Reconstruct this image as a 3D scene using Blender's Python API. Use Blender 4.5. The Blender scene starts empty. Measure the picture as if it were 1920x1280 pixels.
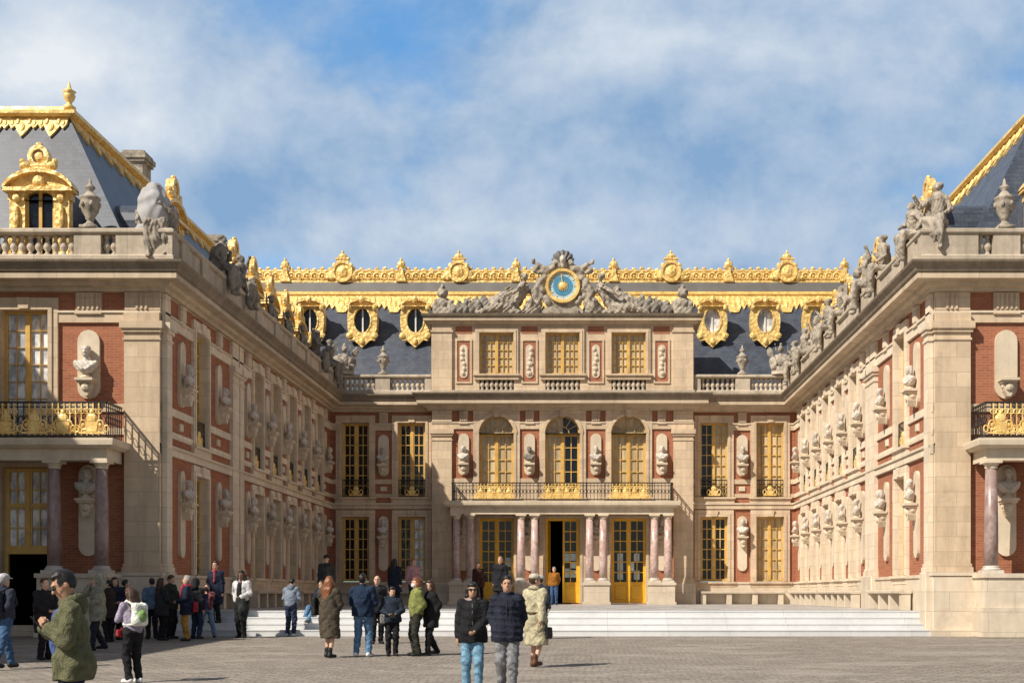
import bpy, math, random
import numpy as np
from mathutils import Matrix, Vector
R = math.radians
rnd = random.Random(7)
scene = bpy.context.scene
col = scene.collection
WM = {}          # world matrix of every object made here

# ---------------------------------------------------------------- linking
def link(name, data, W=None, parent=None):
    o = bpy.data.objects.new(name, data)
    col.objects.link(o)
    W = W.copy() if W is not None else Matrix.Identity(4)
    WM[o] = W
    if parent is not None:
        o.parent = parent
        o.matrix_basis = WM[parent].inverted() @ W
    else:
        o.matrix_basis = W
    return o
def tag(o, label=None, cat=None, group=None, kind=None):
    if label: o['label'] = label
    if cat: o['category'] = cat
    if group: o['group'] = group
    if kind: o['kind'] = kind
    return o
def empty(name, loc, rz=0.0, label=None, cat=None, group=None):
    W = Matrix.Translation(Vector(loc)) @ Matrix.Rotation(rz, 4, 'Z')
    o = link(name, None, W)
    o.empty_display_size = 0.2
    return tag(o, label, cat, group)
def TR(x, y, z, rz=0.0, s=1.0):
    return Matrix.Translation((x, y, z)) @ Matrix.Rotation(rz, 4, 'Z') @ Matrix.Scale(s, 4)
I4 = Matrix.Identity(4)

# ---------------------------------------------------------------- mesh builder
class MB:
    def __init__(self, M=None):
        self.v = []; self.f = []; self.M = M
    def add(self, vs, fs, M=None):
        n = len(self.v)
        M = M if M is not None else self.M
        if M is not None:
            vs = [tuple(M @ Vector(p)) for p in vs]
        self.v += vs
        self.f += [tuple(i + n for i in f) for f in fs]
        return self
    def box(self, x0, x1, y0, y1, z0, z1, M=None):
        vs = [(x0,y0,z0),(x1,y0,z0),(x1,y1,z0),(x0,y1,z0),(x0,y0,z1),(x1,y0,z1),(x1,y1,z1),(x0,y1,z1)]
        fs = [(0,3,2,1),(4,5,6,7),(0,1,5,4),(1,2,6,5),(2,3,7,6),(3,0,4,7)]
        return self.add(vs, fs, M)
    def bbox(self, x0, x1, y0, y1, z0, z1, b=0.02, M=None):
        # box whose front (-y) face is chamfered all round
        vs = [(x0,y1,z0),(x1,y1,z0),(x1,y1,z1),(x0,y1,z1),
              (x0,y0+b,z0),(x1,y0+b,z0),(x1,y0+b,z1),(x0,y0+b,z1),
              (x0+b,y0,z0+b),(x1-b,y0,z0+b),(x1-b,y0,z1-b),(x0+b,y0,z1-b)]
        fs = [(0,3,2,1)]
        for a in range(4):
            c = (a+1) % 4
            fs.append((a, c, 4+c, 4+a)); fs.append((4+a, 4+c, 8+c, 8+a))
        fs.append((8,9,10,11))
        return self.add(vs, fs, M)
    def prism(self, pts, y0, y1, M=None):
        # pts counter-clockwise in (x,z) seen from -y
        n = len(pts)
        vs = [(x,y0,z) for x,z in pts] + [(x,y1,z) for x,z in pts]
        fs = [tuple(range(n)), tuple(range(2*n-1, n-1, -1))]
        for i in range(n):
            j = (i+1) % n
            fs.append((j, i, n+i, n+j))
        return self.add(vs, fs, M)
    def ring(self, outer, inner, y0, y1, M=None):
        # outer and inner outlines with the same number of points: a frame
        n = len(outer)
        vs = [(x,y0,z) for x,z in outer]+[(x,y0,z) for x,z in inner]+[(x,y1,z) for x,z in outer]+[(x,y1,z) for x,z in inner]
        fs = []
        for i in range(n):
            j = (i+1) % n
            fs += [(i,j,n+j,n+i), (2*n+j,2*n+i,3*n+i,3*n+j), (j,i,2*n+i,2*n+j), (n+i,n+j,3*n+j,3*n+i)]
        return self.add(vs, fs, M)
    def lathe(self, prof, cx=0, cy=0, n=12, M=None, square=False):
        vs = []; fs = []
        off = math.pi/4 if square else 0
        for r, z in prof:
            for k in range(n):
                a = 2*math.pi*k/n + off
                vs.append((cx + r*math.cos(a), cy + r*math.sin(a), z))
        m = len(prof)
        for i in range(m-1):
            for k in range(n):
                k2 = (k+1) % n
                fs.append((i*n+k, i*n+k2, (i+1)*n+k2, (i+1)*n+k))
        fs.append(tuple(range(n-1, -1, -1))); fs.append(tuple((m-1)*n + k for k in range(n)))
        return self.add(vs, fs, M)
    def tube(self, pts, r, n=6, closed=False, M=None):
        P = [Vector(p) for p in pts]; m = len(P)
        vs = []; fs = []
        for i in range(m):
            if closed: t = P[(i+1) % m] - P[i-1]
            else: t = P[min(i+1, m-1)] - P[max(i-1, 0)]
            t.normalize()
            u = t.cross(Vector((0,1,0)) if abs(t.y) < .9 else Vector((1,0,0))).normalized()
            w = t.cross(u)
            rr = r[i] if isinstance(r, (list, tuple)) else r
            for k in range(n):
                a = 2*math.pi*k/n
                vs.append(tuple(P[i] + (u*math.cos(a) + w*math.sin(a))*rr))
        for i in range(m if closed else m-1):
            j = (i+1) % m
            for k in range(n):
                k2 = (k+1) % n
                fs.append((i*n+k, i*n+k2, j*n+k2, j*n+k))
        if not closed:
            fs.append(tuple(range(n-1,-1,-1))); fs.append(tuple((m-1)*n+k for k in range(n)))
        return self.add(vs, fs, M)
    def ball(self, c, r, n=8, m=6, M=None):
        rx, ry, rz = r if isinstance(r, tuple) else (r, r, r)
        vs = [(c[0],c[1],c[2]-rz)]; fs = []
        for i in range(1, m):
            t = -math.pi/2 + math.pi*i/m
            for k in range(n):
                a = 2*math.pi*k/n
                vs.append((c[0]+rx*math.cos(t)*math.cos(a), c[1]+ry*math.cos(t)*math.sin(a), c[2]+rz*math.sin(t)))
        vs.append((c[0],c[1],c[2]+rz))
        for k in range(n):
            k2 = (k+1) % n
            fs.append((0, 1+k2, 1+k))
            for i in range(m-2):
                fs.append((1+i*n+k, 1+i*n+k2, 1+(i+1)*n+k2, 1+(i+1)*n+k))
            fs.append((1+(m-2)*n+k, 1+(m-2)*n+k2, len(vs)-1))
        return self.add(vs, fs, M)
    def sweep(self, path, prof, seg=None, closedprof=True):
        # prof: (outward, z) points; outward is to the right of the walking direction
        P = [Vector((p[0], p[1])) for p in path]; n = len(P); m = len(prof)
        rings = []
        for i in range(n):
            dirs = []
            if i > 0: dirs.append((P[i]-P[i-1]).normalized())
            if i < n-1: dirs.append((P[i+1]-P[i]).normalized())
            ns = [Vector((d.y, -d.x)) for d in dirs]
            if len(ns) == 2:
                b = (ns[0]+ns[1]); b = b / max(1e-6, (1 + ns[0].dot(ns[1])))
            else: b = ns[0]
            rings.append([(P[i].x + b.x*w, P[i].y + b.y*w, z) for w, z in prof])
        a, b = seg if seg else (0, n-1)
        vs = []; fs = []
        for i in range(a, b+1): vs += rings[i]
        for i in range(b-a):
            for k in range(m):
                k2 = (k+1) % m
                fs.append((i*m+k, (i+1)*m+k, (i+1)*m+k2, i*m+k2))
        fs.append(tuple(range(m))); fs.append(tuple((b-a)*m + k for k in range(m-1,-1,-1)))
        return self.add(vs, fs)
    def mesh(self, name, mat, smooth=False):
        me = bpy.data.meshes.new(name)
        me.from_pydata(self.v, [], self.f)
        if mat: me.materials.append(mat)
        if smooth: me.polygons.foreach_set('use_smooth', [True]*len(me.polygons))
        me.update()
        return me
    def build(self, name, mat, parent=None, W=None, smooth=False):
        # vertices are in world space unless W is given (then local to W)
        if W is None:
            W = Matrix.Translation(WM[parent].translation) if parent is not None else I4
            inv = W.inverted()
            self.v = [tuple(inv @ Vector(p)) for p in self.v]
        return link(name, self.mesh(name, mat, smooth), W, parent)

# ---------------------------------------------------------------- implicit surfaces (for people and statues)
def smin(a, b, k):
    h = np.clip(.5 + .5*(b-a)/k, 0, 1)
    return b + (a-b)*h - k*h*(1-h)
class Sdf:
    def __init__(self): self.p = []; self.cuts = []; self.disp = None
    def cone(self, a, b, ra, rb, k=.03):
        a = np.array(a, float); b = np.array(b, float); r = max(ra, rb)
        def fn(X, Y, Z):
            d = b - a; L = float(d @ d) + 1e-9
            t = np.clip(((X-a[0])*d[0] + (Y-a[1])*d[1] + (Z-a[2])*d[2])/L, 0, 1)
            return np.sqrt((X-a[0]-t*d[0])**2 + (Y-a[1]-t*d[1])**2 + (Z-a[2]-t*d[2])**2) - (ra + (rb-ra)*t)
        self.p.append((fn, np.minimum(a,b)-r, np.maximum(a,b)+r, k, 1)); return self
    def chain(self, pts, rs, k=.03):
        for i in range(len(pts)-1): self.cone(pts[i], pts[i+1], rs[i], rs[i+1], k)
        return self
    def ell(self, c, r, k=.03, rot=None, sign=1):
        c = np.array(c, float); r = np.array(r, float)
        Q = np.array(rot) if rot is not None else np.eye(3)
        def fn(X, Y, Z):
            x, y, z = X-c[0], Y-c[1], Z-c[2]
            u = (Q[0,0]*x+Q[1,0]*y+Q[2,0]*z)/r[0]; v = (Q[0,1]*x+Q[1,1]*y+Q[2,1]*z)/r[1]; w = (Q[0,2]*x+Q[1,2]*y+Q[2,2]*z)/r[2]
            k0 = np.sqrt(u*u+v*v+w*w)
            k1 = np.sqrt((u/r[0])**2+(v/r[1])**2+(w/r[2])**2) + 1e-6
            return k0*(k0-1)/k1
        m = r.max()
        self.p.append((fn, c-m, c+m, k, sign)); return self
    def box(self, c, r, rad=.02, k=.02, rot=None):
        c = np.array(c, float); r = np.array(r, float)
        Q = np.array(rot) if rot is not None else np.eye(3)
        def fn(X, Y, Z):
            x, y, z = X-c[0], Y-c[1], Z-c[2]
            qx = np.abs(Q[0,0]*x+Q[1,0]*y+Q[2,0]*z)-r[0]+rad
            qy = np.abs(Q[0,1]*x+Q[1,1]*y+Q[2,1]*z)-r[1]+rad
            qz = np.abs(Q[0,2]*x+Q[1,2]*y+Q[2,2]*z)-r[2]+rad
            return np.sqrt(np.maximum(qx,0)**2+np.maximum(qy,0)**2+np.maximum(qz,0)**2) + np.minimum(np.maximum(qx,np.maximum(qy,qz)),0) - rad
        m = np.linalg.norm(r)
        self.p.append((fn, c-m, c+m, k, 1)); return self
    def trim(self, fn): self.p.append((fn, None, None, 0, 2)); return self      # cuts what came before it
    def cut(self, fn): self.cuts.append(fn); return self
    def grid(self, h):
        ps = [p for p in self.p if p[4] in (1,)]
        lo = np.min([p[1] for p in ps], axis=0) - 3*h
        hi = np.max([p[2] for p in ps], axis=0) + 3*h
        n = np.ceil((hi-lo)/h).astype(int) + 1
        ax = [lo[i] + h*np.arange(n[i]) for i in range(3)]
        F = np.full(n, .25, np.float32)
        for fn, a, b, k, s in self.p:
            if s == 2:
                F = np.maximum(F, fn(ax[0][:,None,None], ax[1][None,:,None], ax[2][None,None,:])).astype(np.float32); continue
            pad = k + 2.5*h
            i0 = np.clip(np.floor((a-pad-lo)/h).astype(int), 0, n-1)
            i1 = np.clip(np.ceil((b+pad-lo)/h).astype(int)+1, 1, n)
            sl = tuple(slice(i0[i], i1[i]) for i in range(3))
            if F[sl].size == 0: continue
            X = ax[0][sl[0]][:,None,None]; Y = ax[1][sl[1]][None,:,None]; Z = ax[2][sl[2]][None,None,:]
            d = fn(X, Y, Z)
            F[sl] = smin(F[sl], d, k) if s > 0 else -smin(-F[sl], d, k)
        X = ax[0][:,None,None]; Y = ax[1][None,:,None]; Z = ax[2][None,None,:]
        if self.disp is not None: F = F + self.disp(X, Y, Z)
        for c in self.cuts: F = np.maximum(F, c(X, Y, Z))
        F[0]=F[-1]=.1; F[:,0]=F[:,-1]=.1; F[:,:,0]=F[:,:,-1]=.1
        return F, lo
    def mesh(self, name, mat, h=.015, smooth=True):
        F, lo = self.grid(h)
        v, q = surfnets(F)
        me = bpy.data.meshes.new(name)
        v = lo + v*h
        me.vertices.add(len(v)); me.vertices.foreach_set('co', v.astype(np.float32).ravel())
        me.loops.add(q.size); me.loops.foreach_set('vertex_index', q.astype(np.int32).ravel())
        me.polygons.add(len(q)); me.polygons.foreach_set('loop_start', np.arange(0, q.size, 4, dtype=np.int32))
        me.update(calc_edges=True)
        me.polygons.foreach_set('use_smooth', [smooth]*len(q))
        if mat: me.materials.append(mat)
        return me
def surfnets(F):
    S = F < 0
    c = np.zeros(tuple(s-1 for s in F.shape), np.int8)
    corners = [(i,j,k) for i in (0,1) for j in (0,1) for k in (0,1)]
    def sl(A, o): return A[o[0]:A.shape[0]-1+o[0], o[1]:A.shape[1]-1+o[1], o[2]:A.shape[2]-1+o[2]]
    for o in corners: c += sl(S, o)
    act = (c > 0) & (c < 8)
    idx = np.full(act.shape, -1, np.int64); cells = np.argwhere(act)
    idx[act] = np.arange(len(cells))
    pos = np.zeros((len(cells), 3)); cnt = np.zeros(len(cells))
    for o in corners:
        for d in range(3):
            if o[d]: continue
            o2 = list(o); o2[d] = 1
            a = F[tuple((cells+np.array(o)).T)]; b = F[tuple((cells+np.array(o2)).T)]
            m = (a < 0) != (b < 0)
            t = np.where(m, a/np.where(np.abs(a-b) < 1e-9, 1, a-b), 0)
            p = np.tile(np.array(o, float), (len(cells), 1)); p[:, d] += t
            pos[m] += p[m]; cnt += m
    pos = pos/np.maximum(cnt, 1)[:,None] + cells
    quads = []
    for d in range(3):
        u, w = [(1,2),(2,0),(0,1)][d]
        A = np.take(S, range(0, S.shape[d]-1), axis=d); B = np.take(S, range(1, S.shape[d]), axis=d)
        E = np.argwhere(A != B)
        if not len(E): continue
        ok = (E[:,u] > 0) & (E[:,w] > 0) & (E[:,u] < S.shape[u]-1) & (E[:,w] < S.shape[w]-1)
        E = E[ok]; flip = ~A[tuple(E.T)]
        def cell(du, dw):
            q = E.copy(); q[:,u] -= du; q[:,w] -= dw
            return idx[tuple(q.T)]
        Q = np.stack([cell(1,1), cell(0,1), cell(0,0), cell(1,0)], 1)
        Q[flip] = Q[flip][:, ::-1]
        quads.append(Q)
    Q = np.concatenate(quads); Q = Q[(Q >= 0).all(1)]
    return pos, Q
def rotm(rx=0, ry=0, rz=0):
    m = (Matrix.Rotation(rz,3,'Z') @ Matrix.Rotation(ry,3,'Y') @ Matrix.Rotation(rx,3,'X'))
    return [list(r) for r in m]
# ---------------------------------------------------------------- materials
class N:
    def __init__(s, name):
        s.m = bpy.data.materials.new(name); s.m.use_nodes = True
        s.t = s.m.node_tree; s.b = s.t.nodes['Principled BSDF']
    def node(s, typ, **kw):
        n = s.t.nodes.new(typ)
        for k, v in kw.items():
            if k in ('operation','blend_type','data_type','noise_dimensions','feature','offset','offset_frequency','squash','distance','interpolation_type','clamp_factor'): setattr(n, k, v)
            else: s.set(n.inputs[k], v)
        return n
    def set(s, sock, v):
        if hasattr(v, 'is_linked') or isinstance(v, bpy.types.NodeSocket): s.t.links.new(v, sock)
        else:
            if isinstance(v, (tuple, list)) and len(v) == 3 and sock.type == 'RGBA': v = (*v, 1)
            sock.default_value = v
    def wall(s):
        # world coordinates laid on walls: (along, up, 0); floors get (x, y)
        g = s.t.nodes.new('ShaderNodeNewGeometry')
        sp = s.node('ShaderNodeSeparateXYZ'); s.set(sp.inputs[0], g.outputs['Position'])
        sn = s.node('ShaderNodeSeparateXYZ'); s.set(sn.inputs[0], g.outputs['True Normal'])
        ax = s.math('ABSOLUTE', sn.outputs[0]); ay = s.math('ABSOLUTE', sn.outputs[1]); az = s.math('ABSOLUTE', sn.outputs[2])
        fx = s.math('GREATER_THAN', ax, ay)
        fz = s.math('GREATER_THAN', az, .8)
        u = s.mixf(fx, sp.outputs[0], sp.outputs[1])
        u = s.mixf(fz, u, sp.outputs[0])
        v = s.mixf(fz, sp.outputs[2], sp.outputs[1])
        c = s.node('ShaderNodeCombineXYZ'); s.set(c.inputs[0], u); s.set(c.inputs[1], v)
        return c.outputs[0]
    def pos(s):
        return s.t.nodes.new('ShaderNodeNewGeometry').outputs['Position']
    def math(s, op, a, b=0.0):
        n = s.t.nodes.new('ShaderNodeMath'); n.operation = op
        s.set(n.inputs[0], a); s.set(n.inputs[1], b); return n.outputs[0]
    def mixf(s, f, a, b):
        n = s.t.nodes.new('ShaderNodeMix'); n.data_type = 'FLOAT'
        s.set(n.inputs[0], f); s.set(n.inputs[2], a); s.set(n.inputs[3], b); return n.outputs[0]
    def mix(s, f, a, b, blend='MIX'):
        n = s.t.nodes.new('ShaderNodeMix'); n.data_type = 'RGBA'; n.blend_type = blend
        s.set(n.inputs[0], f); s.set(n.inputs[6], a); s.set(n.inputs[7], b); return n.outputs[2]
    def scale(s, v, sc):
        n = s.t.nodes.new('ShaderNodeVectorMath'); n.operation = 'MULTIPLY'
        s.set(n.inputs[0], v); n.inputs[1].default_value = sc; return n.outputs[0]
    def noise(s, vec, scale, detail=4, rough=.6, dist=0.0):
        n = s.node('ShaderNodeTexNoise', Scale=scale, Detail=detail, Roughness=rough, Distortion=dist)
        s.set(n.inputs['Vector'], vec); return n.outputs['Fac']
    def ramp(s, f, lo, hi):
        n = s.node('ShaderNodeMapRange'); s.set(n.inputs[0], f); n.inputs[1].default_value = lo; n.inputs[2].default_value = hi
        return n.outputs[0]
    def brick(s, vec, c1, c2, mortar, w, h, ms, offset=.5, scale=1.0):
        n = s.t.nodes.new('ShaderNodeTexBrick'); n.offset = offset
        s.set(n.inputs['Vector'], vec); s.set(n.inputs['Color1'], c1); s.set(n.inputs['Color2'], c2); s.set(n.inputs['Mortar'], mortar)
        n.inputs['Scale'].default_value = scale; n.inputs['Mortar Size'].default_value = ms; n.inputs['Brick Width'].default_value = w; n.inputs['Row Height'].default_value = h
        n.inputs['Mortar Smooth'].default_value = .2; n.inputs['Bias'].default_value = 0
        return n
    def bump(s, h, strength=.3, dist=.02):
        n = s.node('ShaderNodeBump', Strength=strength, Distance=dist); s.set(n.inputs['Height'], h)
        s.t.links.new(n.outputs[0], s.b.inputs['Normal'])
    def out(s, color, rough=.7, metal=0.0, spec=.4):
        s.set(s.b.inputs['Base Color'], color); s.set(s.b.inputs['Roughness'], rough); s.set(s.b.inputs['Metallic'], metal)
        s.b.inputs['Specular IOR Level'].default_value = spec
        return s.m
def mulc(c, k): return tuple(min(1, x*k) for x in c)

def stone(name, base, dirt=(.2,.16,.12), dirt_amt=.5, joints=True, jw=1.15, jh=.42, rough=.8, lichen=0.0):
    n = N(name); w = n.wall(); p = n.pos()
    big = n.noise(p, .55, 4); fine = n.noise(p, 9, 5, .7); mid = n.noise(p, 2.3, 4)
    c = n.mix(n.ramp(big, .3, .7), mulc(base, .84), mulc(base, 1.1))
    if joints:
        b = n.brick(w, mulc(base, .74), mulc(base, 1.15), mulc(base, .45), jw, jh, .012)
        c = n.mix(.62, c, b.outputs['Color'])
    c = n.mix(n.math('MULTIPLY', n.ramp(mid, .42, .75), .5), c, mulc(base, .62))
    spot = n.noise(p, 1.15, 6, .7, .6)
    c = n.mix(n.math('MULTIPLY', n.ramp(spot, .56, .66), .28), c, dirt)
    streak = n.noise(n.scale(p, (2.6, 2.6, .35)), 1.0, 5, .65)
    c = n.mix(n.math('MULTIPLY', n.ramp(streak, .46, .72), dirt_amt), c, dirt)
    if lichen > 0:
        l = n.noise(p, 3.7, 6, .75, .5)
        c = n.mix(n.math('MULTIPLY', n.ramp(l, .47, .62), lichen), c, (.055,.05,.043))
    c = n.mix(.22, c, n.mix(fine, mulc(base,.55), mulc(base,1.3)))
    hgt = n.math('ADD', n.math('MULTIPLY', fine, .5), mid)
    n.bump(hgt, .28, .025)
    return n.out(c, rough, 0, .25)
LIME = (.665,.515,.355)
M = {}
M['stone'] = stone('limestone', LIME, dirt=(.22,.15,.10), dirt_amt=.5)
M['light'] = stone('sun_toned_limestone', (.78,.65,.49), dirt=(.3,.22,.15), dirt_amt=.3, jh=.42)  # paler limestone: sunlit brightness of the court walls put into the colour
M['pale'] = stone('pale_limestone', (.70,.59,.44), dirt=(.3,.22,.15), dirt_amt=.3, joints=False)
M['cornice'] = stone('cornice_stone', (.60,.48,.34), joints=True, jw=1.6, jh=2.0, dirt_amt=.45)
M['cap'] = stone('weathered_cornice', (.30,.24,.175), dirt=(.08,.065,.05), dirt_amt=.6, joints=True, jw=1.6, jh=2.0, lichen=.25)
M['balus'] = stone('balustrade_stone', (.56,.47,.36), dirt=(.14,.115,.09), dirt_amt=.55, joints=True, jw=1.3, jh=3, lichen=.22)
M['statue'] = stone('statue_stone', (.45,.385,.305), dirt=(.09,.08,.065), dirt_amt=.75, joints=False, lichen=.8)
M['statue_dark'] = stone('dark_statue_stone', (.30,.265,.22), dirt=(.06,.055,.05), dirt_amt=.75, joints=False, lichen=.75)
M['plinth'] = stone('plinth_stone', (.66,.56,.43), dirt=(.3,.22,.15), dirt_amt=.35, jw=1.5, jh=.55)
M['bust'] = stone('bust_marble', (.62,.56,.48), dirt=(.2,.165,.13), dirt_amt=.7, joints=False, rough=.5)
M['wrap'] = stone('wrapping_cloth', (.43,.42,.42), dirt=(.2,.19,.19), dirt_amt=.6, joints=False)

def brickmat():
    n = N('red_brick'); w = n.wall(); p = n.pos()
    b = n.brick(w, (.385,.135,.066), (.255,.08,.042), (.40,.235,.15), .24, .075, .007)
    big = n.noise(p, .8, 5); fine = n.noise(p, 14, 4)
    c = n.mix(n.math('MULTIPLY', n.ramp(big, .35, .75), .4), b.outputs['Color'], (.42,.175,.09))
    row = n.noise(n.scale(w, (.6, 6.5, 1)), 1.0, 3)
    c = n.mix(n.math('MULTIPLY', n.ramp(row, .5, .75), .45), c, (.24,.07,.045))
    c = n.mix(.2, c, n.mix(fine, (.2,.07,.04), (.52,.25,.16)))
    n.bump(b.outputs['Fac'], -.4, .012)
    return n.out(c, .85, 0, .2)
M['brick'] = brickmat()
def slatemat():
    n = N('slate'); p = n.pos(); g = n.t.nodes.new('ShaderNodeNewGeometry')
    w = n.wall()
    b = n.brick(w, (.066,.077,.102), (.036,.044,.062), (.022,.026,.034), .24, .14, .008)
    big = n.noise(p, .7, 5, .7)
    st = n.noise(n.scale(p, (1.6,1.6,.3)), 1, 5, .7)
    c = n.mix(n.math('MULTIPLY', n.ramp(big, .4, .7), .5), b.outputs['Color'], (.085,.10,.135))
    c = n.mix(n.math('MULTIPLY', n.ramp(st, .5, .72), .4), c, (.12,.128,.14))
    n.bump(b.outputs['Fac'], -.4, .02)
    return n.out(c, .45, 0, .5)
M['slate'] = slatemat()
def lead():
    n = N('lead_sheet'); p = n.pos(); f = n.noise(n.scale(p,(1,1,.3)), 1.5, 5)
    return n.out(n.mix(f, (.07,.065,.06), (.17,.16,.145)), .55, 0, .5)
M['lead'] = lead()
def gold(name, base, dark, metal=.55, rough=.36, bs=7.0):
    n = N(name); p = n.pos(); f = n.noise(p, 5, 5, .65); g2 = n.noise(p, bs, 4, .7)
    c = n.mix(n.ramp(f, .40, .64), base, dark)
    vo = n.node('ShaderNodeTexVoronoi', Scale=bs); n.set(vo.inputs['Vector'], p)
    c = n.mix(n.math('MULTIPLY', n.ramp(n.noise(p, 1.4, 5, .7), .5, .7), .45), c, mulc(dark,.62))
    n.bump(n.math('ADD', g2, n.math('MULTIPLY', vo.outputs['Distance'], .8)), .75, .05)
    return n.out(c, rough, metal, .5)
M['gold'] = gold('gilding', (.92,.66,.25), (.70,.43,.11), metal=.2, rough=.42, bs=6)
M['goldsmooth'] = gold('gilded_moulding', (.92,.66,.25), (.74,.47,.13), metal=.2, rough=.4, bs=2.5)
def paint(name, c, rough=.5, var=.25, metal=0.0, bump=.05):
    n = N(name); p = n.pos(); f = n.noise(p, 3.5, 4); f2 = n.noise(n.scale(p,(3,3,.5)), 2, 4)
    cc = n.mix(n.ramp(f, .3, .75), mulc(c, 1+var*.4), mulc(c, 1-var))
    cc = n.mix(n.math('MULTIPLY', n.ramp(f2,.5,.8), var), cc, mulc(c,.5))
    if bump: n.bump(n.noise(p, 30, 3), bump, .01)
    return n.out(cc, rough, metal, .4)
M['ochre'] = paint('ochre_window_paint', (.66,.41,.11), .45)
M['yellow'] = paint('yellow_door_paint', (.82,.45,.025), .4, .18)
M['iron'] = paint('black_iron', (.022,.02,.018), .4)
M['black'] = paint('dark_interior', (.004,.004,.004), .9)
M['white'] = paint('white_paint', (.75,.74,.72), .5)
M['blue'] = paint('blue_clock_enamel', (.08,.27,.42), .3)
M['paleblue'] = paint('pale_blue_enamel', (.45,.60,.66), .35)
def glass(name, c, rough=.06):
    n = N(name); p = n.pos(); f = n.noise(p, 1.3, 3)
    n.bump(n.noise(p, 2.6, 3), .12, .08)
    return n.out(n.mix(f, mulc(c,.5), mulc(c,1.4)), rough, 0, .5)
M['glass'] = glass('dark_window_glass', (.008,.009,.011))
def curtain():
    n = N('curtain_behind_glass'); p = n.pos()
    f = n.noise(n.scale(p, (7,7,.25)), 1.0, 4, .6); g = n.noise(p, 2.0, 4)
    c = n.mix(n.ramp(f,.35,.65), (.36,.26,.13), (.68,.54,.32))
    c = n.mix(n.math('MULTIPLY', n.ramp(g,.5,.7), .5), c, (.26,.21,.15))
    m = n.out(c, .8, 0, .5); n.b.inputs['Coat Weight'].default_value = .6; n.b.inputs['Coat Roughness'].default_value = .05
    return m
M['curtain'] = curtain()
def blind_with_sky():  # pale blind, its white also painting the sky reflected in the panes
    n = N('blind_with_sky_reflection'); p = n.pos()
    f = n.noise(n.scale(p, (3,3,1.5)), 1.4, 4, .6)
    c = n.mix(n.ramp(f,.4,.62), (.36,.38,.40), (.90,.90,.89))
    m = n.out(c, .7, 0, .5); n.b.inputs['Coat Weight'].default_value = .7; n.b.inputs['Coat Roughness'].default_value = .05
    return m
M['sky_blind'] = blind_with_sky()
def redmarble(name='red_marble', k=1.0):
    n = N(name); p = n.pos()
    a = n.noise(n.scale(p,(1,1,.7)), 3.2, 8, .65, 1.5); b = n.noise(p, 7, 6, .7, 1)
    c = n.mix(n.ramp(a,.35,.65), mulc((.36,.21,.18),k), mulc((.60,.46,.41),k))
    c = n.mix(n.math('MULTIPLY', n.ramp(b,.52,.68), .7), c, mulc((.70,.60,.56),k*k))
    return n.out(c, .3, 0, .5)
M['redmarble'] = redmarble(); M['darkmarble'] = redmarble('dark_red_marble', .62)
def marble_floor(name, c1, c2, mort, w, h, ms=.012, rough=.45):
    n = N(name); p = n.pos()
    b = n.brick(n.wall(), c1, c2, mort, w, h, ms)
    a = n.noise(p, 2.4, 8, .7, 1.2)
    c = n.mix(n.math('MULTIPLY', n.ramp(a,.45,.75), .35), b.outputs['Color'], mulc(c1,.6))
    d = n.noise(p, .35, 4)
    c = n.mix(n.math('MULTIPLY', n.ramp(d,.5,.75), .3), c, mulc(c2,.65))
    n.bump(b.outputs['Fac'], -.3, .01)
    return n.out(c, rough, 0, .4)
M['step'] = marble_floor('white_step_marble', (.68,.68,.675), (.60,.60,.595), (.42,.41,.40), 1.7, 3.0, .006)
M['terrace'] = marble_floor('terrace_marble', (.52,.50,.48), (.30,.29,.285), (.2,.19,.18), .6, .6)
def cobble():
    n = N('stone_setts'); p = n.pos()
    sp = n.node('ShaderNodeSeparateXYZ'); n.set(sp.inputs[0], p)
    wob = n.noise(p, 1.1, 3); 
    cx = n.math('ADD', sp.outputs[0], n.math('MULTIPLY', wob, .35)); cy = n.math('ADD', sp.outputs[1], n.math('MULTIPLY', n.noise(p, 1.7, 3), .30))
    cb = n.node('ShaderNodeCombineXYZ'); n.set(cb.inputs[0], cx); n.set(cb.inputs[1], cy)
    b = n.brick(cb.outputs[0], (.335,.292,.246), (.165,.142,.119), (.066,.055,.046), .25, .19, .018)
    big = n.noise(p, .22, 5, .65); mid = n.noise(n.scale(p,(1,.55,1)), 1.4, 5, .7); fine = n.noise(p, 16, 5, .7)
    c = n.mix(n.math('MULTIPLY', n.ramp(big,.35,.7), .3), b.outputs['Color'], (.31,.27,.23))
    c = n.mix(n.math('MULTIPLY', n.ramp(mid,.46,.68), .5), c, (.125,.105,.087))
    c = n.mix(.3, c, n.mix(fine, (.14,.115,.09), (.50,.44,.37)))
    patch = n.noise(n.scale(p,(.5,1.2,1)), .8, 4, .6)
    c = n.mix(n.math('MULTIPLY', n.ramp(patch,.52,.68), .55), c, (.385,.34,.29))
    n.bump(n.math('ADD', n.math('MULTIPLY', b.outputs['Fac'], -1.0), n.math('MULTIPLY', fine, .5)), .8, .03)
    return n.out(c, .75, 0, .3)
M['setts'] = cobble()
_cloth = {}
def cloth(c, rough=.85, fold=.5):
    key = (c, rough)
    if key in _cloth: return _cloth[key]
    n = N('fabric'); p = n.pos()
    f = n.noise(p, 9, 4, .6, .8); g = n.noise(p, 60, 2)
    cc = n.mix(n.ramp(f,.3,.7), mulc(c,.6), mulc(c,1.25))
    h2 = n.noise(n.scale(p,(1,1,.55)), 22, 4, .6, 1.2)
    n.bump(n.math('ADD', n.math('ADD', f, n.math('MULTIPLY', h2, .35)), n.math('MULTIPLY', g, .08)), min(1,fold*1.7), .05)
    m = n.out(cc, rough, 0, .25)
    m.name = 'fabric'
    _cloth[key] = m
    return m
def skinmat(c):
    n = N('skin'); p = n.pos(); f = n.noise(p, 12, 3)
    return n.out(n.mix(f, mulc(c,.85), mulc(c,1.12)), .5, 0, .35)
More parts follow.
